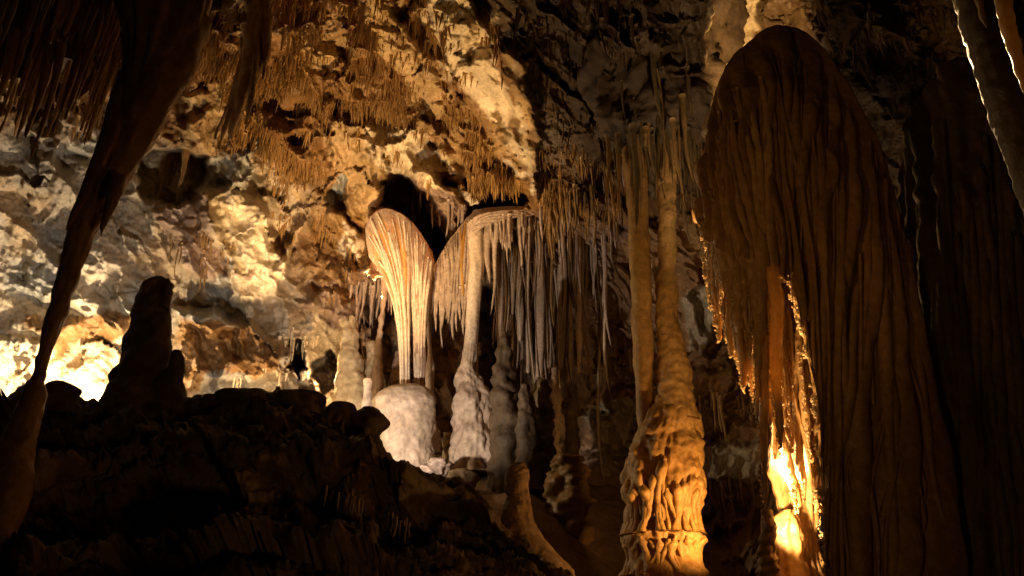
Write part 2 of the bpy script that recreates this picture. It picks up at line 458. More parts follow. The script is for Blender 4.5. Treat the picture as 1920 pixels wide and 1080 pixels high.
# polygon in the photo, metres further (+) or nearer (-), edge softness px, colour (mineral, lit spots painted paler, shaded ones darker), smoothness 0..1
FEATURES = [
    ([(1010, 400), (1000, 260), (945, 120), (905, 60), (930, -60), (1340, -60), (1330, 60), (1325, 200), (1250, 285), (1180, 260), (1100, 330), (1060, 420)], -0.9, 16, DBRN, 0.0),  # roof shaded by the ridge, shade put into the dark colour
    ([(940, 90), (985, 110), (1008, 250), (1010, 372), (985, 330), (955, 240)], -0.55, 8, TAN, 0.7),
    ([(790, -20), (870, -20), (960, 160), (1005, 290), (1012, 375), (975, 330), (900, 230), (845, 160)], -0.75, 12, CREAM, 0.72),
    ([(905, 262), (940, 280), (1012, 362), (1012, 388), (975, 345), (930, 300)], -0.45, 6, WHITE, 0.75),
    ([(712, 395), (720, 350), (740, 322), (772, 340), (800, 395), (832, 440), (834, 492), (800, 458), (760, 402)], 1.7, 7, PINKR, 0.5),
    ([(846, 470), (864, 412), (898, 382), (925, 352), (960, 356), (988, 376), (960, 388), (900, 398), (872, 426)], 1.5, 6, PINKR, 0.5),
    ([(770, 318), (800, 308), (842, 345), (880, 395), (866, 420), (848, 446), (836, 430), (806, 380)], -0.7, 6, PINKR, 0.6),
    ([(838, 340), (870, 350), (905, 385), (880, 392), (852, 362)], -0.45, 5, WHITE, 0.6),
    ([(607, 215), (650, 205), (700, 230), (722, 300), (702, 392), (690, 440), (660, 395), (630, 320)], -0.45, 8, TAN, 0.75),
    ([(612, 392), (648, 398), (690, 470), (690, 502), (655, 465)], -0.45, 6, WHITE, 0.8),
    ([(610, 355), (640, 350), (650, 398), (615, 395)], 0.25, 6, BLUEG, 0.6),
    ([(376, 372), (440, 345), (500, 405), (545, 470), (522, 560), (438, 562), (424, 480), (380, 432)], -0.6, 12, WHITE, 0.65),  # pale patch, the lamp beam's brightness put into the colour too
    ([(395, 300), (470, 262), (490, 340), (440, 362)], -0.2, 14, BLUEG, 0.6),
    ([(545, 90), (575, 66), (630, 66), (650, 100), (625, 132), (575, 138)], 0.12, 10, TAN, 0.85),
    ([(575, 92), (640, 96), (630, 118), (590, 112)], -0.15, 8, TAN, 0.85),
    ([(256, 292), (330, 272), (390, 300), (378, 350), (330, 398), (272, 365)], 1.1, 7, CREAM, 0.5),
    ([(296, 396), (380, 372), (432, 480), (452, 520), (395, 545), (345, 505)], -0.4, 10, PINKR, 0.2),
    ([(545, 262), (560, 252), (578, 256), (580, 270), (566, 281), (550, 276)], 0.5, 9, BROWN, 0.3),
    ([(514, 452), (522, 440), (533, 446), (534, 466), (524, 482), (515, 474)], 0.5, 8, BROWN, 0.3),
    ([(330, 590), (400, 575), (520, 640), (548, 705), (470, 715), (400, 728), (330, 740)], -0.7, 14, BROWN, 0.4),  # brown overhang, its shadow put into the darker tone
    ([(576, 640), (590, 612), (612, 600), (640, 636), (642, 690), (590, 688)], 0.5, 7, CREAM, 0.6),  # lit hollow, painted paler
    ([(585, 705), (596, 678), (622, 668), (638, 688), (630, 728), (602, 738)], 1.3, 5, DBRN, 0.3),  # deep hole, its shade painted dark
    ([(535, 640), (560, 640), (575, 690), (560, 712), (540, 690)], 1.2, 6, DBRN, 0.3),  # second hole, shade likewise put into the colour
    ([(80, 695), (128, 640), (180, 632), (240, 640), (240, 700), (165, 770), (100, 760)], 0.3, 34, CREAM, 0.4),  # glaring niche, lamplight helped by a paler colour
    ([(60, 600), (130, 590), (235, 600), (232, 640), (180, 632), (120, 644), (92, 690), (60, 650)], -0.12, 12, BROWN, 0.1),
    ([(-20, 630), (70, 640), (85, 690), (-20, 700)], -0.2, 12, CREAM, 0.5),
    ([(560, 560), (620, 545), (700, 560), (690, 600), (610, 598)], -0.4, 10, PINKR, 0.2),
    ([(650, 500), (700, 486), (752, 500), (760, 525), (700, 530), (655, 525)], -0.9, 7, PINKR, 0.3),
    ([(905, 548), (1130, 540), (1135, 780), (905, 780)], 1.6, 10, PINKR, 0.3),
    ([(1000, 400), (1130, 385), (1170, 430), (1150, 520), (1100, 500), (1010, 470)], 0.4, 14, PINKR, 0.2),
    ([(1085, 775), (1120, 740), (1190, 730), (1190, 835), (1140, 850)], -0.6, 8, GREY, 0.2),
    ([(1280, 560), (1340, 540), (1345, 640), (1285, 660)], -0.3, 9, GREY, 0.4),
    ([(1310, 830), (1440, 830), (1440, 900), (1310, 905)], -0.4, 8, GREY, 0.4),
    ([(1300, 690), (1430, 690), (1430, 740), (1300, 750)], -0.6, 8, BROWN, 0.2),
    ([(660, -20), (720, -20), (800, 110), (850, 220), (805, 215), (730, 120)], -0.4, 9, TAN, 0.75),
    ([(348, 190), (420, 160), (446, 200), (425, 290), (385, 320), (350, 270)], -0.3, 12, TAN, 0.75),
    ([(430, 60), (520, 15), (560, 60), (500, 120)], -0.3, 10, TAN, 0.7),
    ([(700, 245), (760, 235), (850, 300), (835, 345), (780, 320), (725, 290)], -0.2, 9, CREAM, 0.75),
    ([(1325, 205), (1318, 60), (1345, -40), (1440, -40), (1430, 60)], 0.2, 10, CREAM, 0.85),  # roof slot, its glow lifted by a cream colour
]
SMOOTHS = []


def blob(px, py, cx, cy, rx, ry):
    return np.exp(-(((px - cx) / rx) ** 2 + ((py - cy) / ry) ** 2))


def colour_zone(px, py, n1, n2):
    """mineral colour of the rock: pale grey bed on the side wall, golden brown crust over the roof, shade painted dark beyond the ridge"""
    jx = px + 70 * n1; jy = py + 70 * n2
    c = np.zeros(px.shape + (3,)) + np.array(BROWN)
    def over(w, k):
        return c * (1 - w[..., None]) + np.array(k) * w[..., None]
    grey = sstep(0, 90, jy - (205 + 0.13 * np.clip(jx, 0, 900))) * (1 - sstep(560, 660, jx))
    c = over(grey * 0.95, GREY)
    c = over(sstep(0.05, 0.4, n2 * 1.2 + 0.4 * n1) * grey * 0.4, CREAM)
    c = over(sstep(0.12, 0.4, n1) * grey * 0.8, BLUEG)
    c = over(sstep(0.15, 0.35, -n2) * grey * 0.6, TAN)
    tan = sstep(0.16, 0.5, n1 * 0.8 - n2 * 0.6) * (1 - grey)
    c = over(tan * 0.6, TAN)
    c = over(blob(jx, jy, 770, 290, 110, 60) * 0.9, TAN)
    c = over(blob(jx, jy, 610, 470, 80, 110) * 0.8, RUST)
    c = over(sstep(990, 1060, jx) * sstep(-430, -330, -jy) * 0.85, DBRN)  # shade of the unlit roof painted as dark brown
    c = over(sstep(640, 720, jx) * sstep(430, 520, jy) * 0.9, PINKR)
    c = over(sstep(1080, 1160, jx) * sstep(430, 500, jy) * 0.7, BROWN)
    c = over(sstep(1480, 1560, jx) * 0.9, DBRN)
    return c


def shell_eval(px, py):
    Y = BASE(px, py)
    P = W(px, py, Y)
    n1 = fbm(P * 0.55 + 3.1, 4, 0.55, 21); n2 = fbm(P * 0.55 + 9.7, 4, 0.55, 43)
    wob = 16 * fbm(P * 1.6, 4, 0.6, 61)
    wob2 = 16 * fbm(P * 1.6 + 31, 4, 0.6, 71)
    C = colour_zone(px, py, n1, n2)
    sm = np.zeros(px.shape); off = np.zeros(px.shape)
    for poly, dy, soft, colr, s_ in FEATURES:
        a = np.asarray(poly); m = 60
        bx = (px > a[:, 0].min() - m) & (px < a[:, 0].max() + m) & (py > a[:, 1].min() - m) & (py < a[:, 1].max() + m)
        if not bx.any(): continue
        sd = poly_sd(px[bx] + wob[bx], py[bx] + wob2[bx], poly)
        w = 1 - sstep(-soft, soft, sd)
        off[bx] = off[bx] + (dy - 0 * off[bx]) * w
        wc = 1 - sstep(-soft * 0.6, soft * 0.6, sd + 34 * n1[bx] + 14 * wob[bx] / 9)
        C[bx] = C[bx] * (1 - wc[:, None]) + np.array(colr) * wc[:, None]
        sm[bx] = np.maximum(sm[bx], s_ * w)
    # broken, bedded rock: tilted slabs, cracks and small relief
    sm = np.maximum(sm, 0.70 * sstep(0, 90, py - (215 + 0.13 * np.clip(px, 0, 900))) * (1 - sstep(540, 640, px)))
    rough = 1 - sm
    wp = 0.28 * np.stack([fbm(P * 1.7, 4, 0.5, 3), fbm(P * 1.7 + 9, 4, 0.5, 4), fbm(P * 1.7 + 19, 4, 0.5, 6)], -1)
    a1, e1 = facets((P + wp) * np.array([0.55, 0.55, 0.8]), 5, 0.9)
    a2, e2 = facets((P + wp) * np.array([1.6, 1.6, 2.3]), 15, 0.9)
    a3, e3 = facets((P + wp * 0.6) * np.array([4.6, 4.6, 6.5]), 25, 0.9)
    r1 = fbm(P * np.array([1.0, 1.0, 0.8]), 7, 0.52, 81)
    r2 = fbm(P * 3.0 + 5, 4, 0.6, 91)
    crack = np.exp(-(np.abs(fbm(P * 0.9 + 40, 4, 0.5, 17)) / 0.012) ** 2)
    qf = np.stack([P[..., 0] * 0.75 + P[..., 2] * 0.55, P[..., 1] * 0.5, (P[..., 2] * 0.75 - P[..., 0] * 0.55) * 0.22], -1)
    qf = qf + 0.35 * np.stack([n1, n2, n1], -1)
    foldn = 1 - 2 * np.abs(perlin(qf * 1.25, 55)) ; fold2 = 1 - 2 * np.abs(perlin(qf * 3.1 + 7, 56))
    ph = (0.62 * P[..., 0] + 0.72 * P[..., 2] + 0.25 * P[..., 1]) * 0.62 + 0.75 * n1 + 0.10 * fbm(P * 2.2 + 77, 3, 0.5, 19)
    sw = ph - np.floor(ph); sw = np.where(sw < 0.88, sw / 0.88, (1 - sw) / 0.12)
    ph2 = (0.55 * P[..., 0] + 0.80 * P[..., 2] - 0.2 * P[..., 1]) * 1.9 + 1.1 * n2 + 0.12 * fbm(P * 4.2 + 7, 3, 0.5, 29)
    sw2 = ph2 - np.floor(ph2); sw2 = np.where(sw2 < 0.88, sw2 / 0.88, (1 - sw2) / 0.12)
    ledge = np.clip(0.55 + 1.6 * n2, 0, 1); ledge2 = np.clip(0.35 + 1.8 * n1, 0, 1)
    off = off - (0.35 + 0.65 * rough) * (0.34 * (foldn ** 3) + 0.10 * fold2 ** 3)
    off = off + (0.45 + 0.55 * rough) * (0.52 * ledge * (sw - 0.5) + 0.17 * ledge2 * (sw2 - 0.5))
    off = off + rough * (0.40 * a1 + 0.09 * a2 + 0.018 * a3 + 0.24 * r1 + 0.025 * r2 + 0.07 * crack) + (1 - rough) * (0.26 * r1 + 0.16 * a1 + 0.035 * a2 + 0.012 * r2 + 0.012 * a3)
    return Y + off, C


gx = np.concatenate([np.linspace(-1100, -30, 60, endpoint=False), np.linspace(-30, 1500, 640, endpoint=False), np.linspace(1500, 1960, 110, endpoint=False), np.linspace(1960, 2700, 40)])
gy = np.concatenate([np.linspace(-900, -30, 60, endpoint=False), np.linspace(-30, 900, 390, endpoint=False), np.linspace(900, 1500, 110)])
GX, GY = np.meshgrid(gx, gy)
SY, SC = shell_eval(GX, GY)
SP = W(GX, GY, SY)
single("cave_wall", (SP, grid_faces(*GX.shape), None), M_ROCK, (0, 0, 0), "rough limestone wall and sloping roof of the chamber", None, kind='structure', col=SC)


def shell_at(px, py):
    """the rock surface at a photo position: distance, by looking up the built grid"""
    px = np.atleast_1d(np.asarray(px, float)); py = np.atleast_1d(np.asarray(py, float))
    i = np.clip(np.searchsorted(gy, py), 0, len(gy) - 1); j = np.clip(np.searchsorted(gx, px), 0, len(gx) - 1)
    return SY[i, j]


# ------------------------------------------------------------------ floor and the dark mound
A = np.array([W(770, 872, 12), W(890, 862, 12.4), W(1240, 1150, 8), W(1450, 1160, 7), W(1100, 925, 14), W(500, 850, 12)])
FA = np.linalg.lstsq(np.c_[np.ones(len(A)), A[:, 0], A[:, 1]], A[:, 2], rcond=None)[0]


def floor_z(x, y):
    return FA[0] + FA[1] * x + FA[2] * y - 0.9 * sstep(0.0, 1.4, x) * (1 - sstep(9.0, 12.5, y))


fx, fy = np.meshgrid(np.linspace(-14, 12, 240), np.linspace(-3, 18, 240))
fp = np.stack([fx, fy, 0 * fx], -1)
fz = floor_z(fx, fy) + 0.16 * fbm(fp * 1.3, 5, 0.5, 7) + 0.05 * (0.5 - worley(fp * 3.2, 9)[0])
single("cave_floor", (np.stack([fx, fy, fz], -1), grid_faces(*fx.shape), None), M_FLOOR, (0, 0, 0), "brown clay and flowstone floor rising to the back of the chamber", kind='structure')

CREST = np.array([(-500, 690, 6.6), (-100, 720, 6.6), (0, 738, 6.6), (40, 712, 6.6), (80, 722, 6.6), (120, 735, 6.7), (165, 757, 6.8), (205, 745, 6.8), (235, 728, 6.9), (300, 735, 7), (350, 742, 7),
                  (400, 745, 7.1), (450, 742, 7.1), (520, 738, 7.2), (580, 748, 7.3), (600, 772, 7.3), (640, 768, 7.3), (665, 790, 7.3), (705, 800, 7.3), (716, 842, 7.3), (745, 872, 7.3), (800, 888, 7.2),
                  (860, 900, 7.0), (915, 945, 6.7), (960, 1000, 6.5), (1010, 1042, 6.3), (1060, 1080, 6.1), (1150, 1150, 5.9), (1300, 1240, 5.6)], float)
mx_ = np.linspace(-500, 1300, 560)
cy = np.interp(mx_, CREST[:, 0], CREST[:, 1]); cY = np.interp(mx_, CREST[:, 0], CREST[:, 2])
rows = []
for k in np.linspace(3.2, 0.0, 34, endpoint=False):
    p = W(mx_, cy, cY); rows.append(p + np.array([0, k, -0.30 * k - 0.16 * k * k]))
ns = 170
for k in range(ns):
    s_ = k / (ns - 1)
    py = cy + s_ * (1500 - cy)
    Yk = cY - (s_ ** 0.85) * (cY - 2.6)
    # shelves: the front face falls in undercut ledges
    led = 0.34 * np.sin(s_ * 22 + 1.4 * np.sin(mx_ / 130.0) + mx_ / 210.0) * sstep(0.02, 0.12, s_)
    rows.append(W(mx_, py, Yk + led))
MP = np.array(rows)
mn = MP * 1.0
wpm = 0.2 * np.stack([fbm(mn * 1.9, 3, 0.5, 3), fbm(mn * 1.9 + 9, 3, 0.5, 4), fbm(mn * 1.9 + 19, 3, 0.5, 6)], -1)
a1, e1 = facets((mn + wpm) * 1.0, 31); a2, e2 = facets((mn + wpm) * 2.7, 33); a3, e3 = facets((mn + wpm) * 7.0, 35)
dm = 0.42 * a1 + 0.13 * a2 + 0.03 * a3 + 0.40 * fbm(mn * 0.9, 6, 0.55, 37)
fade = np.ones(len(rows)); fade[28:44] = 0.35
dirv = np.array([0, -0.8, 0.35])
MP = MP + dm[..., None] * fade[:, None, None] * dirv
gr = fbm(MP * 9, 3, 0.6, 39) * 0.045
MP = MP + gr[..., None] * np.array([0.2, -0.5, 0.8])
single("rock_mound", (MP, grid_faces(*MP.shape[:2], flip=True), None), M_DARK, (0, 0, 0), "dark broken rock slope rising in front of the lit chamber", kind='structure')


# ------------------------------------------------------------------ generic formations
def drip(pts, Y, n=40, seg=14, **k):
    P, R = prof(pts, Y, n)
    return tube(P, R, seg, **k)


def base_of(geo):
    return geo[0][np.argmin(geo[0][:, 2])]


def top_of(geo):
    return geo[0][np.argmax(geo[0][:, 2])]


def seed():
    return int(rng.integers(1, 9999))


def hang(px, py, length_px, r_px, inset=0.05, Y=None, n=14, seg=8, lean=0.0, knob=0.12, blunt=0.25):
    """a stalactite rooted in the roof at a photo position"""
    Yr = (float(shell_at(px, py)[0]) if Y is None else Y)
    top = W(px, py, Yr) + np.array([0, 0.02, inset])
    s_ = float(mpp(top))
    L = length_px * s_ / math.cos(PITCH) + inset
    t = np.linspace(0, 1, n)
    sd = seed()
    wob = np.stack([np.sin(t * 5 + sd) * 0.03 * L * t, np.cos(t * 4 + sd) * 0.02 * L * t, 0 * t], -1)
    P = top + np.outer(t, np.array([lean * L, 0, -L])) + wob
    R = r_px * s_ * ((1 - t) ** 0.75 * (1 - blunt) + blunt) * (1 + knob * np.sin(t * 17 + sd) * (t > 0.05)) * np.where(t > 0.93, 0.55, 1)
    R[0] *= 1.1
    return tube(P, R, seg, namp=0.25 * r_px * s_, nscale=max(3 * r_px * s_, 0.05), nz=0.35, s=sd, oct=2)


# ------------------------------------------------------------------ drapery shields: a body plus separate folds
def curtain(T, B, Y, waist=1.6, thick=0.55, seg=96, n=60, flute=0.12, nfl=22, sd=3, noise=0.02, Yt=0.0, Yb=0.0):
    """closed hanging body: its top follows the outline T (photo px), it gathers to B; returns geometry and a surface lookup"""
    T = spline(np.asarray(T, float), 160); B = spline(np.asarray(B, float), 160)
    th = np.linspace(0, 2 * np.pi, seg, endpoint=False)
    u = (1 - np.cos(th)) / 2

    def point(u_, v_, front, out=0.0):
        k = np.clip(u_ * 159, 0, 159)
        tx = np.interp(k, np.arange(160), T[:, 0]); ty = np.interp(k, np.arange(160), T[:, 1])
        bx = np.interp(k, np.arange(160), B[:, 0]); by = np.interp(k, np.arange(160), B[:, 1])
        w = 1 - (1 - v_) ** waist
        px = tx + (bx - tx) * w
        py = ty + (by - ty) * v_
        half = (abs(T[-1, 0] - T[0, 0]) * (1 - w) + abs(B[-1, 0] - B[0, 0]) * w) / 2 * Y / FPX
        lip = np.minimum(1, 0.35 + 3.0 * v_)
        dep = front * thick * half * 2 * np.sqrt(np.clip(u_ * (1 - u_), 0, 1)) * lip
        return W(px, py, Y + Yt * (1 - v_) + Yb * v_ - dep - out)

    v = np.linspace(0, 1, n) ** 1.15
    U, Vv = np.meshgrid(u, v)
    front = np.where(np.sin(th) >= 0, 1.0, -1.0)[None] + 0 * Vv
    P = point(U, Vv, front)
    ph = perlin(np.stack([U * 4, Vv * 3, 0 * U], -1), sd) * 2.5
    f = np.abs(np.sin(U * nfl * np.pi / 1 + ph)) ** 0.6 - 0.65
    c = P.mean(1, keepdims=True)
    D = P - c; D[..., 2] = 0
    Ln = np.linalg.norm(D, axis=-1, keepdims=True) + 1e-6
    amp = flute * np.minimum(1, Vv * 6) * np.minimum(Ln[..., 0], 0.5)
    P = P + D / Ln * (amp * f + noise * fbm(P * np.array([7, 7, 1.6]), 3, 0.5, sd))[..., None]
    # rounded lip closing the top
    lip = []
    for s_, dz in ((0.985, 0.018), (0.93, 0.035), (0.7, 0.045), (0.02, 0.05)):
        lip.append(P[0].mean(0) * (1 - s_) + P[0] * s_ + np.array([0, 0, dz]))
    P = np.concatenate([np.array(lip[::-1]), P])
    r = len(P)
    i = np.arange(r - 1)[:, None] * seg; j = np.arange(seg)[None]; j2 = (j + 1) % seg
    q = np.stack([i + j, i + seg + j, i + seg + j2, i + j2], -1).reshape(-1, 4)
    return (P.reshape(-1, 3), q, None), point


def fold(point, u0, u1, v0, v1, r_m, n=46, seg=8, sd=1, wav=0.015, taper=(0.5, 1, 0.7), out=0.35):
    t = np.linspace(0, 1, n)
    uu = u0 + (u1 - u0) * t + wav * np.sin(t * 7 + sd) * t
    P = point(uu, v0 + (v1 - v0) * t, 1.0, r_m * out)
    R = r_m * np.interp(t, [0, 0.5, 1], taper) * (1 + 0.12 * np.sin(t * 23 + sd) * t)
    R[-1] *= 0.4; R[0] *= 0.4
    return tube(P, R, seg, namp=r_m * 0.25, nscale=0.15, nz=0.4, s=sd, oct=2)


# --- the pale drapery shield on its domed pedestal
YL = 12.0
r = Root("drapery_shield", W(775, 872, YL), "pale drapery shield with amber streaks standing on a domed pedestal", "drapery shield")


def streaked(geo, seg, lo, hi, amount, pale):
    """mineral bands that run down a drapery: amber, backlit glow put into it, between lo and hi of its width"""
    nv = geo[0].shape[0] // seg
    uu = np.tile((1 - np.cos(np.linspace(0, 2 * np.pi, seg, endpoint=False))) / 2, nv)
    vv = np.repeat(np.clip((np.arange(nv) - 4) / (nv - 5.0), 0, 1), seg)
    q3 = np.stack([uu * 16, vv * 2.0, 0 * uu], -1)
    st = fbm(q3, 3, 0.6, 5)
    am = sstep(lo, lo + 0.1, uu) * (1 - sstep(hi - 0.12, hi, uu + 0.06 * st)) * sstep(0.05, 0.14, vv + 0.1 * st) * (1 - sstep(0.45, 0.85, vv + 0.1 * st))
    am = am * np.clip(0.95 + 1.6 * st, 0.0, 1) * amount
    c = np.array(pale) * (1 - am[:, None]) + np.array((0.80, 0.42, 0.06)) * am[:, None]
    return c * (1 - 0.4 * np.clip(0.1 + 1.4 * fbm(q3 * 1.3 + 50, 3, 0.6, 9), 0, 1)[:, None])


TA = [(692, 482), (687, 440), (692, 412), (706, 396), (726, 392), (752, 402), (772, 420)]
BA = [(750, 742), (756, 746), (762, 747), (768, 746)]
TB = [(738, 396), (760, 408), (780, 428), (802, 462), (814, 492)]
BB = [(777, 747), (782, 748), (788, 746), (797, 742)]
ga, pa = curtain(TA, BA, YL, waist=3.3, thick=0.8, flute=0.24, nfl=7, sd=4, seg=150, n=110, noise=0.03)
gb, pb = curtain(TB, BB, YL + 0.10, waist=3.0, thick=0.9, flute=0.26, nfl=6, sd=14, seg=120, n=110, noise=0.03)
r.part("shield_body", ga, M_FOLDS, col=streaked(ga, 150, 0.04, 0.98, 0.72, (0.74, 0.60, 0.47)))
r.part("shield_body", gb, M_FOLDS, "pinkish shaded half", col=streaked(gb, 120, 0.0, 0.22, 0.4, (0.44, 0.335, 0.275)))  # shade on this half is put into its darker pinkish colour
for k in range(24):
    first = k < 14
    u0 = 0.03 + 0.93 * ((k if first else k - 14) + 0.7 * rng.random()) / (14 if first else 10)
    v0 = 0.005 + 0.16 * rng.random() ** 2; v1 = 1.0 if k % 3 == 0 else 0.35 + 0.6 * rng.random()
    u1 = u0 + rng.normal() * 0.10
    r.part("drapery_fold", fold(pa if first else pb, u0, float(np.clip(u1, 0.03, 0.97)), v0, v1, rng.uniform(0.012, 0.034), sd=k * 3 + 1, taper=(0.9, 1.0, 0.45), n=60, wav=0.02, out=0.0), M_SHIELD)
P, R = prof([(770, 722, 14), (767, 726, 32), (762, 735, 48), (758, 749, 57), (758, 768, 59), (759, 800, 57), (761, 840, 53), (764, 868, 48), (766, 905, 54)], YL, 110)
r.part("pedestal", tube(P, R, 120, namp=0.09, nscale=0.6, wamp=0.026 * sstep(0.1, 0.5, np.linspace(0, 1, 110)), wscale=0.075, s=5, ell=0.9), M_PED)
single("drip_column", drip([(806, 470, 6), (808, 520, 7), (803, 600, 5), (806, 660, 5), (806, 690, 9), (806, 724, 8), (808, 780, 10), (812, 850, 16)], YL + 0.5, 60, 14, flute=0.15, namp=0.02, nscale=0.2, nz=0.4), M_PINK,
       W(812, 850, YL + .5), "thin pink column squeezed behind the domed pedestal shield", "column")

# --- the shield with the slender column
YR = 12.4
r = Root("column_shield", W(888, 872, YR), "pale shield with a slender column rising from a lumpy stalagmite", "drapery shield")
T = [(808, 510), (822, 488), (836, 462), (852, 440), (872, 414), (886, 402), (902, 394)]
B = [(812, 560), (817, 600), (822, 556), (829, 610), (835, 560), (841, 604), (848, 555), (855, 596), (861, 552), (868, 590), (874, 560), (880, 575), (890, 540)]
geo, pt = curtain(T, B, YR, waist=1.3, thick=0.45, flute=0.18, nfl=14, sd=9)
r.part("shield_body", geo, M_PINK)
for k in range(22):
    u0 = 0.03 + 0.93 * (k + 0.6 * rng.random()) / 22
    m = M_GOLD if 0.55 < u0 < 0.75 and k % 2 else M_PINK
    r.part("drapery_fold", fold(pt, u0, float(np.clip(u0 + 0.05 + 0.06 * rng.normal(), 0.03, 0.97)), 0.01, 0.55 + 0.45 * rng.random(), rng.uniform(0.02, 0.042), sd=k + 50, taper=(0.6, 1, 0.5), n=36, wav=0.02, out=0.1), m)
T = [(872, 412), (884, 403), (897, 396), (915, 392), (940, 390), (970, 389), (1006, 391)]
B = [(876, 450), (887, 444), (899, 432), (920, 420), (945, 412), (970, 408), (1004, 404)]
geo, pt = curtain(T, B, YR, waist=1.0, thick=0.6, flute=0.10, nfl=15, sd=10)
r.part("shield_plate", geo, M_PINK)
for k in range(34):
    x = rng.uniform(898, 1004); L_ = rng.uniform(25, 75) * (1.5 if k % 5 == 0 else 1); rr = rng.uniform(2.5, 5.5)
    r.part("hanging_drip", hang(x, 400 + 4 * rng.random(), L_, rr, Y=YR - 0.30 * math.sin(math.pi * (x - 896) / 112) - 0.04 + 0.3 * rng.random(), inset=0.02, n=20, seg=9, blunt=0.12), M_PINK)
P, R = prof([(896, 396, 9, .25), (892, 430, 15), (893, 470, 15), (893, 500, 14), (890, 540, 13), (887, 590, 12), (884, 632, 12), (882, 660, 14), (880, 690, 18), (880, 720, 25), (884, 752, 33), (886, 790, 36), (886, 820, 39), (887, 850, 42), (887, 890, 46)], YR - 0.10, 230)
yy = np.linspace(0, 1, 230)
low = sstep(0.46, 0.60, yy)
r.part("column_stem", tube(P[:116], R[:116], 28, flute=0.22 * (1 - yy[:116]), nfl=7, namp=0.008, nscale=0.1, nz=0.4, s=8, ring=0.02, rings=0.06, ell=0.9), M_SHIELD)
r.part("stalagmite_base", tube(P[107:], R[107:] * 1.0, 90, flute=0.05, nfl=14, namp=0.09 * low[107:], nscale=0.25, wamp=0.06 * low[107:], wscale=0.11, nz=0.55, ring=0.03, rings=0.42, s=9, oct=4), M_PED)
for (px, py, L_, rr) in [(822, 540, 60, 4), (834, 545, 80, 5), (843, 548, 70, 4), (852, 550, 95, 4), (862, 552, 60, 5), (872, 548, 90, 4), (916, 412, 130, 8), (931, 412, 110, 7), (941, 410, 60, 5), (949, 408, 76, 5),
                         (975, 405, 110, 6), (818, 540, 90, 4), (826, 556, 70, 3), (838, 556, 55, 3), (830, 560, 100, 3), (876, 560, 64, 3), (812, 540, 60, 3), (848, 560, 60, 3), (858, 560, 70, 4), (868, 560, 60, 3), (926, 430, 170, 5)]:
    r.part("hanging_drip", hang(px, py - 12, L_, rr, Y=YR - 0.12, inset=0.02), M_PINK)

# --- the twin ochre columns
YO = 8.0
r = Root("twin_column", W(1245, 1120, YO), "pair of ochre shafts fused into one broad tiered flowstone base", "column")
P, R = prof([(1184, 140, 22), (1186, 220, 22), (1188, 280, 22), (1192, 330, 22), (1196, 400, 19), (1200, 500, 19), (1203, 600, 19), (1207, 700, 18), (1210, 780, 15), (1212, 840, 17), (1213, 875, 22)], YO + 0.05, 130)
r.part("slim_shaft", tube(P, R, 32, flute=0.05, nfl=6, namp=0.02, nscale=0.3, ring=0.012, rings=0.05, wamp=0.008, wscale=0.07, s=21), M_ORANGE)
P, R = prof([(1246, 140, 22), (1247, 210, 21), (1248, 270, 20), (1250, 330, 19), (1250, 420, 18), (1251, 520, 19), (1253, 600, 22), (1258, 650, 27), (1264, 700, 32), (1266, 740, 34), (1266, 790, 40)], YO, 140)
r.part("flared_shaft", tube(P, R, 40, flute=0.05, nfl=6, namp=0.03, nscale=0.3, ring=0.016, rings=0.06, wamp=0.014 + 0.03 * sstep(0.5, 1, np.linspace(0, 1, 140)), wscale=0.08, s=22), M_ORANGE)
P, R = prof([(1262, 745, 30), (1262, 775, 46), (1256, 805, 50), (1251, 835, 60), (1247, 865, 68), (1244, 895, 73), (1243, 925, 74), (1243, 950, 66), (1243, 994, 67), (1243, 1003, 76), (1243, 1013, 77), (1243, 1026, 70),
             (1244, 1050, 68), (1245, 1066, 73), (1246, 1080, 77), (1246, 1140, 80), (1246, 1220, 86)], YO, 220)
yy = np.linspace(1, 0, 220)
pyr = np.linspace(745, 1220, 220)
fl = 0.06 + 0.0 * pyr
r.part("tiered_base", tube(P, R, 110, flute=fl, nfl=26, namp=0.09, nscale=0.3, wamp=0.09 * (1 - 0.6 * sstep(930, 950, pyr)), wscale=0.15, nz=0.6, s=23, ell=0.85, oct=4), M_ORANGE)


def around(Pc, Rc, ang, out, ell=0.85):
    return Pc + np.stack([np.cos(ang) * (Rc + out), np.sin(ang) * (Rc + out) * ell, 0 * Rc], -1)


KY = np.array([745, 775, 805, 835, 865, 895, 925, 950, 994, 1003, 1013, 1026, 1050, 1066, 1080, 1140, 1220], float)
for tier, (ya, yb, cnt) in enumerate([(905, 1004, 22), (1016, 1080, 18)]):
    for k in range(cnt):
        ang0 = math.radians(-174 + 168 * (k + rng.random() * 0.9) / cnt)
        y0 = ya + rng.uniform(-35, 30) * (1 if tier == 0 else .3); n = 26
        t = np.linspace(0, 1, n)
        yk = y0 + (yb - y0) * t
        idx = np.clip(np.interp(yk, KY, np.linspace(0, 219, 17)).astype(int), 0, 219)
        Pc = W(np.full(n, 1244.0), yk, YO)
        Rc = R[idx]
        hold = np.maximum(Rc, (72 if tier == 0 else 74) * float(mpp(Pc[0])) * (1 - 0.10 * np.sin(np.pi * t)))
        ang = ang0 + 0.10 * np.sin(t * 4 + k) + 0.12 * rng.normal() * t
        Pk = around(Pc, 0 * Rc + np.where(t < 0.2, Rc, hold), ang, -0.005)
        Rk = 0.024 * np.interp(t, [0, .15, .35, .8, 1], [0.6, 2.0, 1.2, 0.8, 1.6]) * (0.6 + 0.8 * rng.random())
        r.part("drip_rib", tube(Pk, Rk, 8, namp=0.01, nscale=0.08, s=k), M_ORANGE)

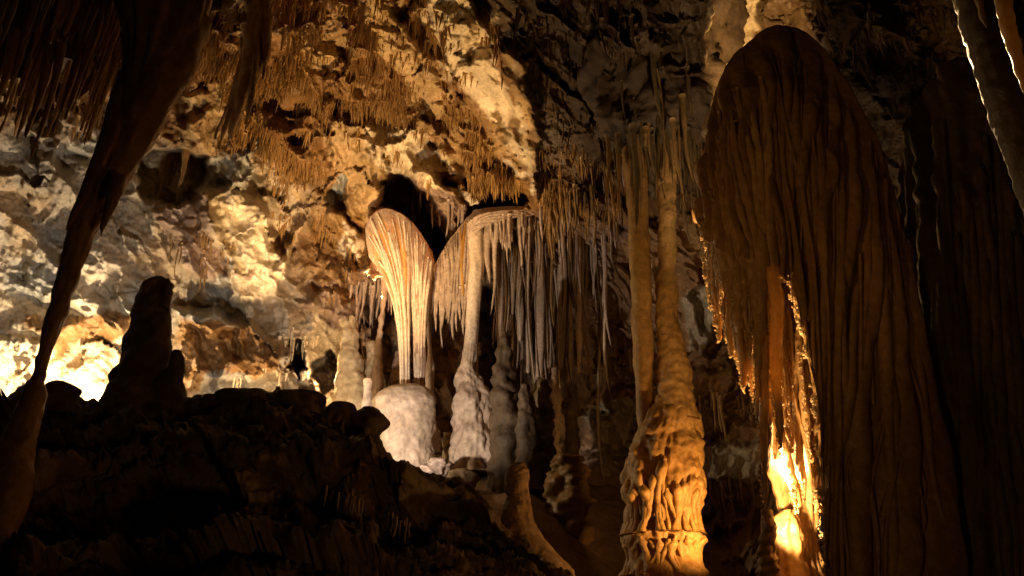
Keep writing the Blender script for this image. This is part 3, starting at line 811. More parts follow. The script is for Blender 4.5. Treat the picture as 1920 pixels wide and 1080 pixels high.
P, R = prof([(1225, -60, 190), (1225, 40, 165), (1222, 120, 132), (1222, 190, 112), (1222, 235, 100), (1220, 262, 82), (1218, 284, 34)], YO + 0.05, 90)
single("roof_boss", tube(P, R, 110, namp=0.22, nscale=0.5, wamp=0.10, wscale=0.22, s=26, ell=0.8, oct=5), M_DARK, W(1225, -60, YO + .05), "dark bulging boss of roof rock that the ochre shafts hang from", "roof rock")

# --- big dark drapery shield with lit fringe
YD = 5.0
r = Root("giant_drapery", W(1560, 1250, YD), "huge domed brown drapery with deep vertical folds and a glittering torn fringe", "drapery")
T = [(1322, 420), (1318, 330), (1324, 240), (1345, 160), (1385, 95), (1430, 58), (1466, 48), (1510, 60), (1560, 110), (1605, 185), (1645, 265), (1672, 340), (1690, 430)]
B = [(1326, 420), (1338, 450), (1360, 470), (1395, 485), (1430, 500), (1464, 520), (1490, 560), (1530, 760), (1548, 1020), (1560, 1300), (1640, 1300), (1750, 1300), (1860, 1300)]
geo, pt = curtain(T, B, YD, waist=1.0, thick=0.42, flute=0.46, nfl=13, sd=14, seg=260, n=170, noise=0.03, Yt=0.0, Yb=0.15)
r.part("drapery_body", geo, M_BROWN)
for k in range(40):
    u0 = 0.02 + 0.96 * (k + 0.7 * rng.random()) / 40
    v0 = 0.02 + 0.30 * rng.random() ** 1.5
    v1 = 1.0 if u0 < 0.5 and rng.random() < 0.7 else rng.uniform(v0 + 0.35, 1.0)
    r.part("drapery_fold", fold(pt, u0, u0 + 0.03 * rng.normal() * 0.6, v0, v1, rng.uniform(0.02, 0.055), n=80, sd=k + 5, wav=0.012, taper=(0.4, 1.0, 0.5), out=0.0), M_BROWN)
for k in range(60):
    u0 = 0.05 + 0.9 * rng.random(); v0 = 0.03 + 0.5 * rng.random()
    r.part("drapery_strand", fold(pt, u0, float(np.clip(u0 + 0.06 * rng.normal() + 0.03, 0.02, 0.98)), v0, min(1.0, v0 + 0.15 + 0.5 * rng.random()), rng.uniform(0.008, 0.022), n=50, seg=7, sd=k + 900, wav=0.015, taper=(0.5, 1.0, 0.6), out=0.9), M_BROWN)
# free-hanging fringe down the lit side
tips = [(1326, 360, 1330, 560, 7), (1336, 400, 1343, 610, 8), (1348, 430, 1352, 640, 8), (1350, 420, 1360, 600, 6), (1362, 440, 1372, 668, 9), (1374, 430, 1386, 700, 9), (1385, 420, 1392, 728, 9), (1398, 430, 1397, 735, 8),
        (1404, 440, 1410, 690, 10), (1414, 430, 1422, 780, 10), (1424, 500, 1436, 950, 11), (1432, 480, 1444, 800, 11), (1446, 480, 1462, 840, 12), (1316, 330, 1318, 480, 5), (1320, 380, 1324, 520, 5), (1340, 380, 1337, 580, 5),
        (1380, 470, 1380, 640, 6), (1410, 470, 1404, 720, 6)]
for k in range(22):
    x1 = rng.uniform(1318, 1440); ym = np.interp(x1, [1318, 1340, 1372, 1400, 1440], [500, 610, 690, 735, 800])
    tips.append((x1 - 3, 420, x1, ym - rng.uniform(0, 150), rng.uniform(3, 6)))
BX = spline(np.asarray(B, float), 160)[:, 0]
US = np.linspace(0, 1, 160)


def crystals(path, count, spread, size, side=(-1, 0.5, 0)):
    """tiny calcite points added along an edge to carry its rim light, one mesh"""
    path = np.asarray(path)
    idx = rng.integers(0, len(path), count)
    c = path[idx] + rng.normal(size=(count, 3)) * spread + np.asarray(side) * spread
    r_ = size * rng.uniform(0.4, 1.3, count)
    o = np.array([[1, 0, 0], [-1, 0, 0], [0, 1, 0], [0, -1, 0], [0, 0, 1.5], [0, 0, -1.5]])
    V = c[:, None] + o[None] * r_[:, None, None]
    f = np.array([(0, 2, 4), (2, 1, 4), (1, 3, 4), (3, 0, 4), (2, 0, 5), (1, 2, 5), (3, 1, 5), (0, 3, 5)])
    return V.reshape(-1, 3), None, (f[None] + (np.arange(count) * 6)[:, None, None]).reshape(-1, 3)


for k, (x0, y0, x1, y1, rr) in enumerate(tips):
    uq = float(np.interp(min(x1, 1475) - 8, BX[:80], US[:80]))
    vs = np.linspace(0.10 + 0.15 * rng.random(), 1, 40)
    Pu = pt(uq + 0.015 * np.sin(vs * 6 + k), vs, 1.0, 0.01)
    tp = W(x1, y1, Pu[-1, 1] + 0.05 * (k % 3))
    t = np.linspace(0, 1, 50)[1:, None]
    Pd = Pu[-1] * (1 - t) + tp * t + np.stack([0.008 * np.sin(t[:, 0] * 9 + k), 0 * t[:, 0], 0 * t[:, 0]], -1)
    Pa = np.vstack([Pu, Pd])
    ta = np.linspace(0, 1, len(Pa))
    Ra = rr * float(mpp(tp)) * np.interp(ta, [0, .15, .5, .8, .97, 1], [.4, 1.0, 1.25, .8, .35, .1])
    f_ = r.part("fringe_strip", tube(Pa, Ra, 12, flute=0.3, nfl=5, namp=0.012, nscale=0.08, nz=0.5, wamp=0.010, wscale=0.045, s=k), M_WET)
    ee = Pa[34:] + np.stack([-Ra[34:], 0.3 * Ra[34:], 0 * Ra[34:]], -1)
    cr_ = r.part("crystal_crust", crystals(ee, 190, 0.005, 0.0062), M_CRYSTAL, parent=f_)
    cr_["kind"] = "stuff"
edge = pt(np.concatenate([np.full(40, 0.5), np.linspace(0.5, 0.74, 160)]), np.concatenate([np.linspace(0.9, 1.0, 40), np.full(160, 0.985)]), 1.0, 0.0)
cr_ = r.part("crystal_crust", crystals(edge[np.sort(rng.integers(0, 200, 60))], 1800, 0.010, 0.0060, side=(-1, 0.2, 0)), M_CRYSTAL)
r.part("rim_light_strip", tube(edge[2:], np.full(198, 0.009), 8, namp=0.008, nscale=0.05, s=4), M_CRYSTAL)  # pale strip added to draw the bright rim light
cr_["kind"] = "stuff"
# translucent sheets curling over the hidden lamp
sheet = [[(1440, 560), (1452, 640), (1470, 720), (1490, 790), (1508, 880)], [(1478, 530), (1502, 600), (1520, 680), (1530, 760), (1540, 860)]]


def ribbon(ptsA, ptsB, Ya, Yb, n=90, m=26, rip=0.03, sd=0, thick=0.02):
    a = spline(np.asarray(ptsA, float), n); b = spline(np.asarray(ptsB, float), n)
    t = np.linspace(0, 1, m)[None, :, None]
    px = a[:, None, 0:1] * (1 - t) + b[:, None, 0:1] * t; py = a[:, None, 1:2] * (1 - t) + b[:, None, 1:2] * t
    Yg = Ya * (1 - t) + Yb * t + rip * np.sin(t * 9 + np.linspace(0, 3, n)[:, None, None])
    P = W(px[..., 0], py[..., 0], Yg[..., 0])
    nn = fbm(P * np.array([12, 12, 3]), 3, 0.5, sd) * 0.02
    P = P + nn[..., None] * np.array([0.3, -1, 0])
    F = P; Bk = P + np.array([0.3 * thick, thick, 0])
    V = np.vstack([F.reshape(-1, 3), Bk.reshape(-1, 3)])
    q = grid_faces(n, m, flip=True); q2 = grid_faces(n, m) + n * m
    e = []
    for i in range(n - 1):
        e += [(i * m, (i + 1) * m, n * m + (i + 1) * m, n * m + i * m), (i * m + m - 1, n * m + i * m + m - 1, n * m + (i + 1) * m + m - 1, (i + 1) * m + m - 1)]
    return V, np.vstack([q, q2, np.array(e)]), None


r.part("drapery_sheet", ribbon([(1484, 520), (1498, 600), (1520, 690), (1530, 780), (1540, 880), (1546, 980), (1550, 1120)], [(1512, 540), (1530, 620), (1545, 720), (1556, 820), (1566, 900), (1575, 1000), (1585, 1120)], 5.1, 5.3, sd=3), M_WET)
r.part("drapery_sheet", ribbon([(1436, 520), (1450, 600), (1464, 680), (1486, 760), (1508, 830), (1520, 900)], [(1470, 520), (1486, 600), (1502, 680), (1520, 760), (1530, 830), (1536, 900)], 5.75, 5.95, sd=4), M_WET)
r.part("drapery_sheet", ribbon([(1412, 540), (1424, 620), (1436, 700), (1446, 780), (1452, 860)], [(1432, 540), (1444, 620), (1456, 700), (1468, 780), (1476, 860)], 5.6, 5.85, sd=5), M_WET)
r.part("lamplit_flow", drip([(1462, 770, 10), (1470, 810, 22), (1480, 860, 28), (1490, 930, 28), (1500, 1000, 26), (1510, 1080, 32), (1515, 1200, 36)], 6.1, 140, 80, flute=0.4, nfl=11, namp=0.06, nscale=0.14, nz=0.35, wamp=0.03, wscale=0.06, s=44), M_WET)
for k, (x0, y0, x1, y1, rr) in enumerate([(1452, 560, 1470, 800, 6), (1462, 540, 1484, 850, 7), (1474, 560, 1499, 905, 7), (1484, 540, 1508, 940, 6), (1444, 580, 1456, 760, 5), (1496, 600, 1520, 870, 6), (1508, 640, 1532, 960, 6), (1520, 700, 1542, 1010, 5), (1458, 800, 1496, 960, 8), (1450, 780, 1478, 900, 7)]):
    g = drip([(x0, y0 - 70, rr), (x0, y0, rr), (x0 + (x1 - x0) * .5 + 4 * (-1) ** k, (y0 + y1) / 2, rr * 1.1), (x1, y1 - 20, rr * .6), (x1, y1, rr * .15)], 5.72 + 0.05 * (k % 4), 70, 12, flute=0.3, nfl=5, namp=0.02, nscale=0.09, nz=0.5, wamp=0.012, wscale=0.04, s=k + 400)
    f_ = r.part("inner_strip", g, M_WET)
    ln = np.array([W(x0 + (x1 - x0) * q_, y0 + (y1 - y0) * q_, 5.68 + 0.05 * (k % 4)) for q_ in np.linspace(0.2, 1, 60)])
    c_ = r.part("crystal_crust", crystals(ln, 170, 0.008, 0.006), M_CRYSTAL, parent=f_)
    c_["kind"] = "stuff"
P, R = prof([(1478, 958, 14), (1470, 985, 26), (1472, 1030, 34), (1476, 1100, 38), (1480, 1200, 42)], 5.95, 50)
single("drip_stalagmite", tube(P, R, 44, flute=0.2, nfl=11, namp=0.03, nscale=0.15, wamp=0.03, wscale=0.09, s=45), M_WET, W(1480, 1200, 5.95), "squat stalagmite under the glittering fringe, white hot on one side", "stalagmite")
P, R = prof([(1438, 955, 6), (1440, 985, 13), (1440, 1030, 17), (1440, 1090, 20), (1440, 1200, 24)], 5.2, 60)
single("layered_stalagmite", tube(P, R, 30, namp=0.02, nscale=0.12, ring=0.22, rings=0.07, s=46), M_BROWN, W(1440, 1200, 5.2), "dark layered stalagmite hiding the orange lamp", "stalagmite")

# --- second dark drapery behind, far side
r = Root("dark_curtain", W(1800, 1250, 5.6), "almost black folded curtain of flowstone filling the corner behind the giant drapery", "drapery")
T = [(1690, 330), (1700, 240), (1730, 170), (1770, 120), (1830, 110), (1890, 150), (1950, 220), (2020, 330), (2100, 480)]
B = [(1680, 1300), (1760, 1300), (1850, 1300), (1950, 1300), (2050, 1300), (2200, 1300)]
geo, pt = curtain(T, B, 5.7, waist=1.0, thick=0.4, flute=0.4, nfl=11, sd=24, seg=200, n=150, noise=0.09)
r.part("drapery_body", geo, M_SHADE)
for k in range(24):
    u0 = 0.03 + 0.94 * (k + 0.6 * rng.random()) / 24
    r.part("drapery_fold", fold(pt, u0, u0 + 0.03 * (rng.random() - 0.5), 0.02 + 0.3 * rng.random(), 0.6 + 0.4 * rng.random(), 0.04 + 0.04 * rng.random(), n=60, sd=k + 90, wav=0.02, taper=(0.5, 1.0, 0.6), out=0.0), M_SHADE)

# --- rim-lit stalactites in the top corner
g = drip([(1800, -160, 40), (1834, 0, 40), (1868, 120, 37), (1904, 240, 34), (1945, 380, 26), (1975, 520, 14), (1972, 580, 3)], 3.4, 110, 34, flute=0.06, nfl=8, namp=0.012, nscale=0.06, wamp=0.01, wscale=0.03, s=51)
single("rimlit_stalactite", g, M_SHADE, W(1845, -160, 3.4), "thick stalactite with a frosted bright rim hanging in the top corner", "stalactite")
g = drip([(1822, -120, 7), (1832, -20, 7), (1843, 30, 5), (1850, 52, 1.5)], 3.2, 40, 12, namp=0.006, nscale=0.05, s=52)
single("drip_stalactite", g, M_WET, W(1822, -120, 3.2), "short glowing drip tip beside the frosted stalactite", "stalactite")
g = drip([(1868, -120, 16), (1885, 20, 14), (1905, 100, 11), (1925, 170, 6), (1935, 200, 1)], 2.9, 60, 14, namp=0.008, nscale=0.06, s=53)
single("drip_stalactite", g, M_WET, W(1868, -120, 2.9), "thin dark stalactite at the very edge in front of the frosted one", "stalactite")

# --- leaning dark column at the near side
YS = 4.2
r = Root("leaning_column", W(10, 1250, YS - .4), "long dark stalactite meeting a slim stalagmite at a narrow waist", "column")
P, R = prof([(330, 30, 58), (305, 120, 53), (270, 200, 45), (242, 260, 40), (205, 330, 33), (172, 400, 25), (157, 432, 22), (124, 530, 17), (104, 600, 14), (82, 670, 12), (69, 714, 11), (66, 722, 11)], YS, 140)
r.part("stalactite", tube(P, R, 48, flute=0.12, nfl=6, namp=0.022, nscale=0.16, nz=0.6, wamp=0.012, wscale=0.05, ring=0.03, rings=0.06, s=61), M_BROWN)
P, R = prof([(66, 716, 10), (62, 740, 15), (52, 775, 21), (36, 830, 28), (18, 900, 34), (0, 980, 40), (-25, 1080, 50), (-60, 1250, 60)], YS, 90)
r.part("stalagmite", tube(P, R, 40, namp=0.035, nscale=0.25, s=62), M_BROWN)
r.part("side_prong", drip([(252, 150, 30, -.02), (222, 220, 22, -.1), (192, 290, 15, -.14), (160, 360, 10, -.16), (138, 405, 6, -.16), (124, 432, 1.5, -.16)], YS, 70, 18, flute=0.12, nfl=5, namp=0.012, nscale=0.12, nz=0.4, s=63), M_BROWN)
r.part("side_prong", drip([(222, 330, 16, -.1), (212, 370, 12, -.14), (202, 400, 8, -.14), (193, 425, 4, -.14), (189, 442, 1, -.14)], YS, 40, 14, namp=0.01, nscale=0.1, s=64), M_BROWN)
r.part("top_drapery", drip([(300, -40, 84), (300, 40, 70), (290, 100, 52), (268, 170, 33), (250, 230, 16), (240, 262, 3)], YS - 0.05, 60, 40, flute=0.3, nfl=13, namp=0.03, nscale=0.2, nz=0.3, s=65), M_BROWN)

# --- dark thin stalactites crowding the near roof
GL = "thin dark stalactites crowding the near roof"
for k in range(110):
    px = rng.uniform(-30, 330); py = rng.uniform(-60, 175) - 0.16 * max(px - 200, 0)
    Yk = 4.7 + 0.012 * (py) * 0.6 + rng.uniform(-.5, .9)
    Lp = rng.uniform(50, 150); rr = rng.uniform(4, 9)
    x1 = px - Lp * 0.30; y1 = py + Lp
    g = drip([(px + 12, py - 70, rr * 1.5), (px, py, rr), (px - Lp * .16, py + Lp * .55, rr * .6), (x1, y1 - 8, rr * .3), (x1, y1, rr * .1)], Yk, 14, 7, namp=0.008, nscale=0.1, s=k, oct=2)
    single("thin_stalactite", g, M_BROWN, top_of(g), ("short " if Lp < 80 else "long " if Lp > 120 else "") + ("wiry" if rr < 6.5 else "stout") + " dark leaning stalactite under the near roof " + ("in the black corner" if px < 90 else "midway to the leaning column" if px < 210 else "beside the leaning column's top"), "stalactite", GL)
# rock that carries them
nx, ny = np.meshgrid(np.linspace(-500, 262, 150), np.linspace(-500, 150, 110))
Yn = 5.2 + 0.004 * ny + 0.0 * nx
lim = 150 - 0.35 * np.clip(nx - 150, 0, None) - 0.10 * np.clip(150 - nx, 0, None)
ny2 = np.minimum(ny, lim + 6 * np.sin(nx / 23.0))
Pn = W(nx, ny2, Yn)
back = np.clip((ny - ny2) / 80.0, 0, None)
Pn = Pn + np.stack([0 * back, back * 0.8, back * 2.0], -1)
Pn = Pn + (0.35 * fbm(Pn * 1.4, 5, 0.55, 77) + 0.25 * facets(Pn * 2.2, 78)[0])[..., None] * np.array([0.2, -0.5, 0.6])
single("roof_ledge", (Pn, grid_faces(*nx.shape), None), M_DARK, (0, 0, 0), "low dark overhang of roof rock close to the viewer", kind='structure')

# --- ragged hanging cluster on the roof
r = Root("ragged_cluster", W(470, 60, 8.2), "ragged dark bundle of stalactite spikes hanging from the golden roof", "stalactite")
for k, (x0, y0, x1, y1, rr) in enumerate([(475, 50, 432, 262, 13), (470, 60, 410, 282, 9), (485, 40, 452, 215, 10), (495, 60, 470, 190, 8), (462, 100, 424, 282, 7), (480, 80, 440, 240, 9), (500, 50, 492, 150, 9), (455, 120, 404, 262, 5), (478, 110, 462, 238, 6)]):
    r.part("spike", drip([(x0, y0 - 50, rr * 1.3), (x0, y0, rr * 1.1), ((x0 + x1) / 2 + 3, (y0 + y1) / 2, rr * .9), (x1 + 2, y1 - 14, rr * .35), (x1, y1, rr * .1)], 8.3 + 0.04 * (k % 4), 40, 12, flute=0.2, nfl=5, namp=0.03, nscale=0.2, nz=0.5, s=k + 70), M_BROWN)

# --- silhouette stalagmites on the mound
g = drip([(298, 520, 5), (297, 530, 17), (288, 550, 27), (282, 590, 31), (276, 640, 36), (268, 690, 44), (262, 740, 60), (260, 800, 80)], 7.0, 90, 40, namp=0.06, nscale=0.3, wamp=0.05, wscale=0.2, s=81)
r = Root("knobbly_stalagmite", W(260, 800, 7.0), "tall black knobbly stalagmite in front of the glaring niche", "stalagmite")
r.part("trunk", g, M_DARK)
r.part("tip_knob", drip([(314, 523, 4), (314, 530, 7), (312, 550, 9), (306, 580, 12)], 6.95, 24, 16, namp=0.02, nscale=0.1, s=82), M_DARK)
g = drip([(333, 658, 5), (332, 668, 13), (326, 695, 19), (318, 730, 26), (312, 790, 40)], 6.9, 50, 26, namp=0.04, nscale=0.2, wamp=0.03, wscale=0.15, s=83)
single("stub_stalagmite", g, M_DARK, W(312, 790, 6.9), "short black stalagmite beside the tall knobbly one", "stalagmite")
# grainy stalagmite on the slope
g = drip([(972, 868, 5), (971, 880, 14), (970, 910, 21), (969, 950, 26), (970, 990, 35), (980, 1030, 56), (1000, 1070, 75), (1010, 1140, 110)], 6.7, 120, 70, namp=0.03, nscale=0.2, wamp=0.018, wscale=0.035, s=84)
single("grainy_stalagmite", g, M_FLOOR, W(1010, 1140, 6.7), "grainy brown stalagmite with a wide crumbly foot on the near slope", "stalagmite")

# --- shorter formations around the shields (photo profile, distance, material, name, label, category)
LIST = [
    ([(655, 596, 12), (656, 610, 16), (657, 650, 17), (657, 668, 22), (658, 700, 24), (660, 735, 30), (660, 790, 36)], 12.9, M_CREAM, "stump_stalagmite", "stout banded stalagmite stump beside the small lit hollow", "stalagmite", 0.10),
    ([(656, 520, 15), (655, 560, 14), (656, 590, 10), (656, 606, 4)], 13.0, M_LILAC, "blunt_stalactite", "blunt dark stalactite right above the stout banded stump", "stalactite", 0.05),
    ([(690, 708, 3), (690, 714, 8), (689, 740, 8), (687, 775, 11), (687, 810, 13)], 11.3, M_PED, "candle_stalagmite", "small white candle stalagmite at the foot of the domed pedestal", "stalagmite", 0.03),
    ([(722, 515, 7), (719, 560, 6), (714, 610, 5), (710, 650, 7), (708, 700, 10), (708, 760, 12)], 12.8, M_PINK, "slim_column", "slim tan column rising between the banded stump and amber drapery", "column", 0.06),
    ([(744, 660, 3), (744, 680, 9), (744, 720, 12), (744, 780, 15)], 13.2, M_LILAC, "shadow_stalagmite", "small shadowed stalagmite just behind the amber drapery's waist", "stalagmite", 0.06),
    ([(700, 640, 3), (698, 650, 8), (697, 690, 11), (696, 760, 14)], 13.1, M_CREAM, "golden_stalagmite", "yellow lit stalagmite between the banded stump and slim column", "stalagmite", 0.08),
    ([(945, 618, 3), (945, 640, 11), (944, 690, 17), (945, 720, 21), (948, 745, 27), (950, 800, 27), (950, 825, 31), (950, 870, 30), (950, 930, 36)], 11.6, M_DARK, "shadow_stalagmite", "tall dark stalagmite with a knobby waist next to the lumpy pale base", "stalagmite", 0.12),  # stone darkened to stand in for the shadow on it
    ([(984, 718, 3), (984, 728, 10), (986, 770, 15), (988, 830, 20), (988, 920, 26)], 11.4, M_DARK, "shadow_stalagmite", "narrow black stalagmite between two taller brown ones", "stalagmite", 0.1),  # shadow put into the dark stone colour
    ([(1014, 706, 8), (1014, 720, 13), (1014, 780, 21), (1014, 820, 25), (1014, 860, 27), (1014, 940, 32)], 11.9, M_SHADE, "shadow_stalagmite", "broad dark stacked stalagmite under the pale hanging shaft", "stalagmite", 0.12),  # stands in shadow, painted by a darker material
    ([(1040, 690, 3), (1042, 720, 7), (1044, 760, 9), (1046, 800, 8), (1044, 835, 7), (1042, 880, 8)], 12.6, M_PINK, "pale_spire", "pale pink spire standing in the gap beyond the stacked stalagmite", "stalagmite", 0.12),
    ([(1076, 720, 3), (1076, 735, 8), (1072, 780, 11), (1072, 830, 14), (1072, 900, 18)], 13.0, M_SHADE, "shadow_stalagmite", "slender brown stalagmite farthest along the row beside the scaly rock", "stalagmite", 0.1),  # its shade comes from the darker flowstone colour
    ([(1056, 850, 4), (1060, 862, 24), (1062, 900, 34), (1064, 960, 38), (1066, 1040, 44)], 11.0, M_BROWN, "terrace_mound", "low brown terraced mound of flowstone between stalagmites and ochre base", "flowstone mound", 0.25),
    ([(926, 770, 3), (927, 790, 6), (926, 820, 6), (924, 842, 4)], 12.1, M_PED, "pale_fin", "small pale fin clinging beside the lumpy stalagmite base", "flowstone", 0.03),
    ([(840, 812, 6), (846, 822, 14), (846, 850, 18), (846, 880, 20)], 12.9, M_CREAM, "yellow_knob", "yellow lit rounded knob behind the lumpy base", "stalagmite", 0.08),
]
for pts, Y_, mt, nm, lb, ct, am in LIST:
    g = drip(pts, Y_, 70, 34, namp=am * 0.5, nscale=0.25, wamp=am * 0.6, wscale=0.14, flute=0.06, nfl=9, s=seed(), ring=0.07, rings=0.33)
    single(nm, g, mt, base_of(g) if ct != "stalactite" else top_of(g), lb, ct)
for k, (px, py, rr, lb) in enumerate([(824, 874, 17, "round grey boulder lying between pedestal and lumpy base"), (800, 880, 12, "smaller grey stone next to the round boulder"), (868, 902, 24, "wide low rounded stone below the lumpy pale base")]):
    P, R = prof([(px, py - rr, 2), (px - 2, py - rr * .8, rr * .6), (px, py - rr * .3, rr * .98), (px, py + rr * .3, rr), (px, py + rr, rr * .8)], 11.2, 26)
    g = tube(P, R, 40, namp=0.10, nscale=0.2, wamp=0.06, wscale=0.07, s=90 + k, oct=4)
    single("cave_boulder", g, M_LILAC if k < 2 else M_FLOOR, base_of(g), lb, "boulder")
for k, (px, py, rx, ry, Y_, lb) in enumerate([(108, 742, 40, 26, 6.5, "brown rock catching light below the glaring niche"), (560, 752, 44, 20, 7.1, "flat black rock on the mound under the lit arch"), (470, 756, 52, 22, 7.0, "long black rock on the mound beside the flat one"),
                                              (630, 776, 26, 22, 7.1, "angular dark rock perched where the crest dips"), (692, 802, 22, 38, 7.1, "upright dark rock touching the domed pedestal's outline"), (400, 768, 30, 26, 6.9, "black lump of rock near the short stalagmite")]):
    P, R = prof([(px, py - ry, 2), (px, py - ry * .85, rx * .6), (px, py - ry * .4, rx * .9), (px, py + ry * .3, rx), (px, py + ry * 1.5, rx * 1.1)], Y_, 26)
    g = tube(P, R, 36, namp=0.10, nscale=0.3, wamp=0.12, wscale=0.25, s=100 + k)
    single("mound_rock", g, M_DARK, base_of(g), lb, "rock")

# ------------------------------------------------------------------ stalactite crowds, each one its own object
HUE = {"lilac_calcite": "lilac", "brown_flowstone": "brown", "pink_calcite": "pinkish", "shaded_flowstone": "dark", "cream_flowstone": "cream", "mound_stone": "dull brown"}


def crowd(name, label, group, boxes, mat, count, Lr, rr, Yfun=None, seg=8, n=12, spots=None):
    for k in range(count):
        b = rng.integers(len(boxes))
        x0, y0, x1, y1 = boxes[b]
        t = rng.random()
        px = x0 + (x1 - x0) * t; py = y0 + (y1 - y0) * t + rng.normal() * 6
        q_ = 0.5 + rng.random()
        Lk = rng.uniform(*Lr) * q_; rk = rng.uniform(*rr)
        g = hang(px, py, Lk, rk, Y=None if Yfun is None else Yfun(px, py) + rng.normal() * 0.25, n=n, seg=seg)
        mt = mat[k % len(mat)] if isinstance(mat, tuple) else mat
        mid = 0.5 * (Lr[0] + Lr[1])
        ln = "short" if Lk < 0.7 * mid else ("long" if Lk > 1.25 * mid else "medium")
        fat = "thick" if rk > 0.5 * (rr[0] + rr[1]) else "thin"
        where = spots[min(int(t * len(spots)), len(spots) - 1)] if spots else ""
        single(name, g, mt, top_of(g), f"{ln} {fat} {HUE[mt.name]} {label} {where}".strip(), "stalactite", group)


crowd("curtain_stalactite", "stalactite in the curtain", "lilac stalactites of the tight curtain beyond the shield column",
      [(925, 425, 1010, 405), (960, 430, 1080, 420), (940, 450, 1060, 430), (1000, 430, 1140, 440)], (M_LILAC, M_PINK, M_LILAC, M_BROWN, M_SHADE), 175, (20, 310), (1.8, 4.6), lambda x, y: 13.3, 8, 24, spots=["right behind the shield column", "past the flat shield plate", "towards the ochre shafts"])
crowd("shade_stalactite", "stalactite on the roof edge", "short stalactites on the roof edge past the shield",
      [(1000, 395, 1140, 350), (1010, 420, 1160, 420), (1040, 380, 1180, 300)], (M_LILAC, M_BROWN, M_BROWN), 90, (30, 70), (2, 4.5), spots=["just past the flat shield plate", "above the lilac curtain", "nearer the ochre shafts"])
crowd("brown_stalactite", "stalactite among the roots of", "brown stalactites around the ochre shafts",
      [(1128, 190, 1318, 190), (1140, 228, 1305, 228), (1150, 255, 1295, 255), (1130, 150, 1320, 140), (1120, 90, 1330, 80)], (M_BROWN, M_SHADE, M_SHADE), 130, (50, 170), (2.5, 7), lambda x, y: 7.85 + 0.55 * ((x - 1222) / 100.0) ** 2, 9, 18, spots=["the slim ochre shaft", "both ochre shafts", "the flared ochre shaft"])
crowd("ledge_stalactite", "stalactite under the small ledge", "stalactites under the small ledge beside the amber drapery",
      [(655, 515, 735, 520), (670, 525, 742, 535)], (M_PINK, M_LILAC), 30, (40, 95), (2, 4.5), lambda x, y: 13.1, spots=["above the banded stump", "beside the amber drapery"])
crowd("recess_stalactite", "stalactite in the shadowed recess above the shields", "small stalactites in the recess above the shields",
      [(770, 350, 830, 400), (840, 380, 870, 390)], M_LILAC, 16, (30, 60), (2.5, 4))
crowd("arch_stalactite", "stalactite tip fringing the lit arch", "tiny stalactites fringing the lit arch",
      [(430, 712, 545, 690), (520, 640, 560, 630), (545, 645, 600, 640)], M_CREAM, 34, (14, 34), (2.0, 3.6))
crowd("far_stalactite", "stalactite on the far ledges", "short stalactites on the far ledges behind the ochre column",
      [(1300, 740, 1420, 745), (1310, 770, 1430, 775), (1320, 900, 1430, 905), (1100, 640, 1180, 660)], M_BROWN, 46, (20, 60), (2.5, 5))
crowd("alcove_stalactite", "stalactite hanging in the wall alcove", "stubby stalactites in the wall alcove",
      [(300, 285, 385, 300)], M_BROWN, 6, (40, 90), (5, 10))
crowd("lump_stalactite", "drip on the hanging lump below the alcove", "thin drips on the lump below the alcove",
      [(320, 440, 390, 490), (350, 420, 440, 470)], M_BROWN, 20, (24, 50), (2, 3.2))
crowd("fringe_stalactite", "drip on the dark mound's ledge", "little drips on the dark mound's ledges",
      [(605, 920, 720, 960), (730, 980, 770, 990)], M_BOULDER, 16, (14, 34), (2.2, 4), lambda x, y: 5.75)
# tall pale shafts in the curtain
for k, (x, y0, y1, rr) in enumerate([(1012, 500, 712, 9), (975, 545, 640, 6), (990, 550, 700, 5), (1052, 545, 690, 7), (1068, 560, 720, 5), (955, 540, 620, 5), (938, 480, 660, 6), (960, 440, 590, 6), (1030, 500, 690, 6), (1085, 590, 700, 5)]):
    g = drip([(x, 395, rr * 1.6), (x, 440, rr * .8), (x, y0, rr), (x + 1, (y0 + y1) / 2, rr), (x, y1 - 10, rr * .7), (x, y1, rr * .2)], 13.1 + 0.1 * (k % 3), 40, 14, flute=0.2, nfl=6, namp=0.015, nscale=0.12, nz=0.4, s=k + 300)
    single("pale_shaft", g, M_PINK, top_of(g), ["long " if y1 > 670 else "shorter ", ""][0] + ("thick" if rr > 6 else "thin") + " pale shaft in the lilac curtain " + ("just past the shield column" if x < 965 else "over the dark stalagmites" if x < 1020 else "at the curtain's far end"), "stalactite", "long pale shafts in the lilac curtain")

# ------------------------------------------------------------------ golden soda straws over the roof: the largest singly, the rest as one crust
ZONES = [([(330, 60), (480, -20), (640, -20), (830, -20), (905, 240), (838, 350), (720, 270), (600, 220), (560, 340), (490, 262), (400, 250), (350, 180)], 34000),
         ([(500, 330), (600, 300), (690, 480), (690, 560), (600, 560), (540, 470)], 2400),
         ([(830, 230), (905, 250), (990, 350), (910, 350), (830, 350)], 5000),
         ([(860, -20), (930, 60), (960, 140), (900, 100)], 300),
         ([(1000, 300), (1060, 270), (1140, 320), (1160, 420), (1010, 400)], 1700),
         ([(960, -20), (1320, -20), (1320, 240), (1180, 260), (1060, 260), (1000, 140)], 1000),
         ([(0, 160), (250, 150), (330, 260), (200, 240), (60, 220)], 500),
         ([(1480, -20), (1800, -20), (1800, 200), (1650, 230), (1560, 80)], 400)]
SKIP = [FEATURES[k][0] for k in (1, 2, 3, 6, 8, 9, 11, 12, 13)] + [f_[0] for f_ in FEATURES[-5:-2]]


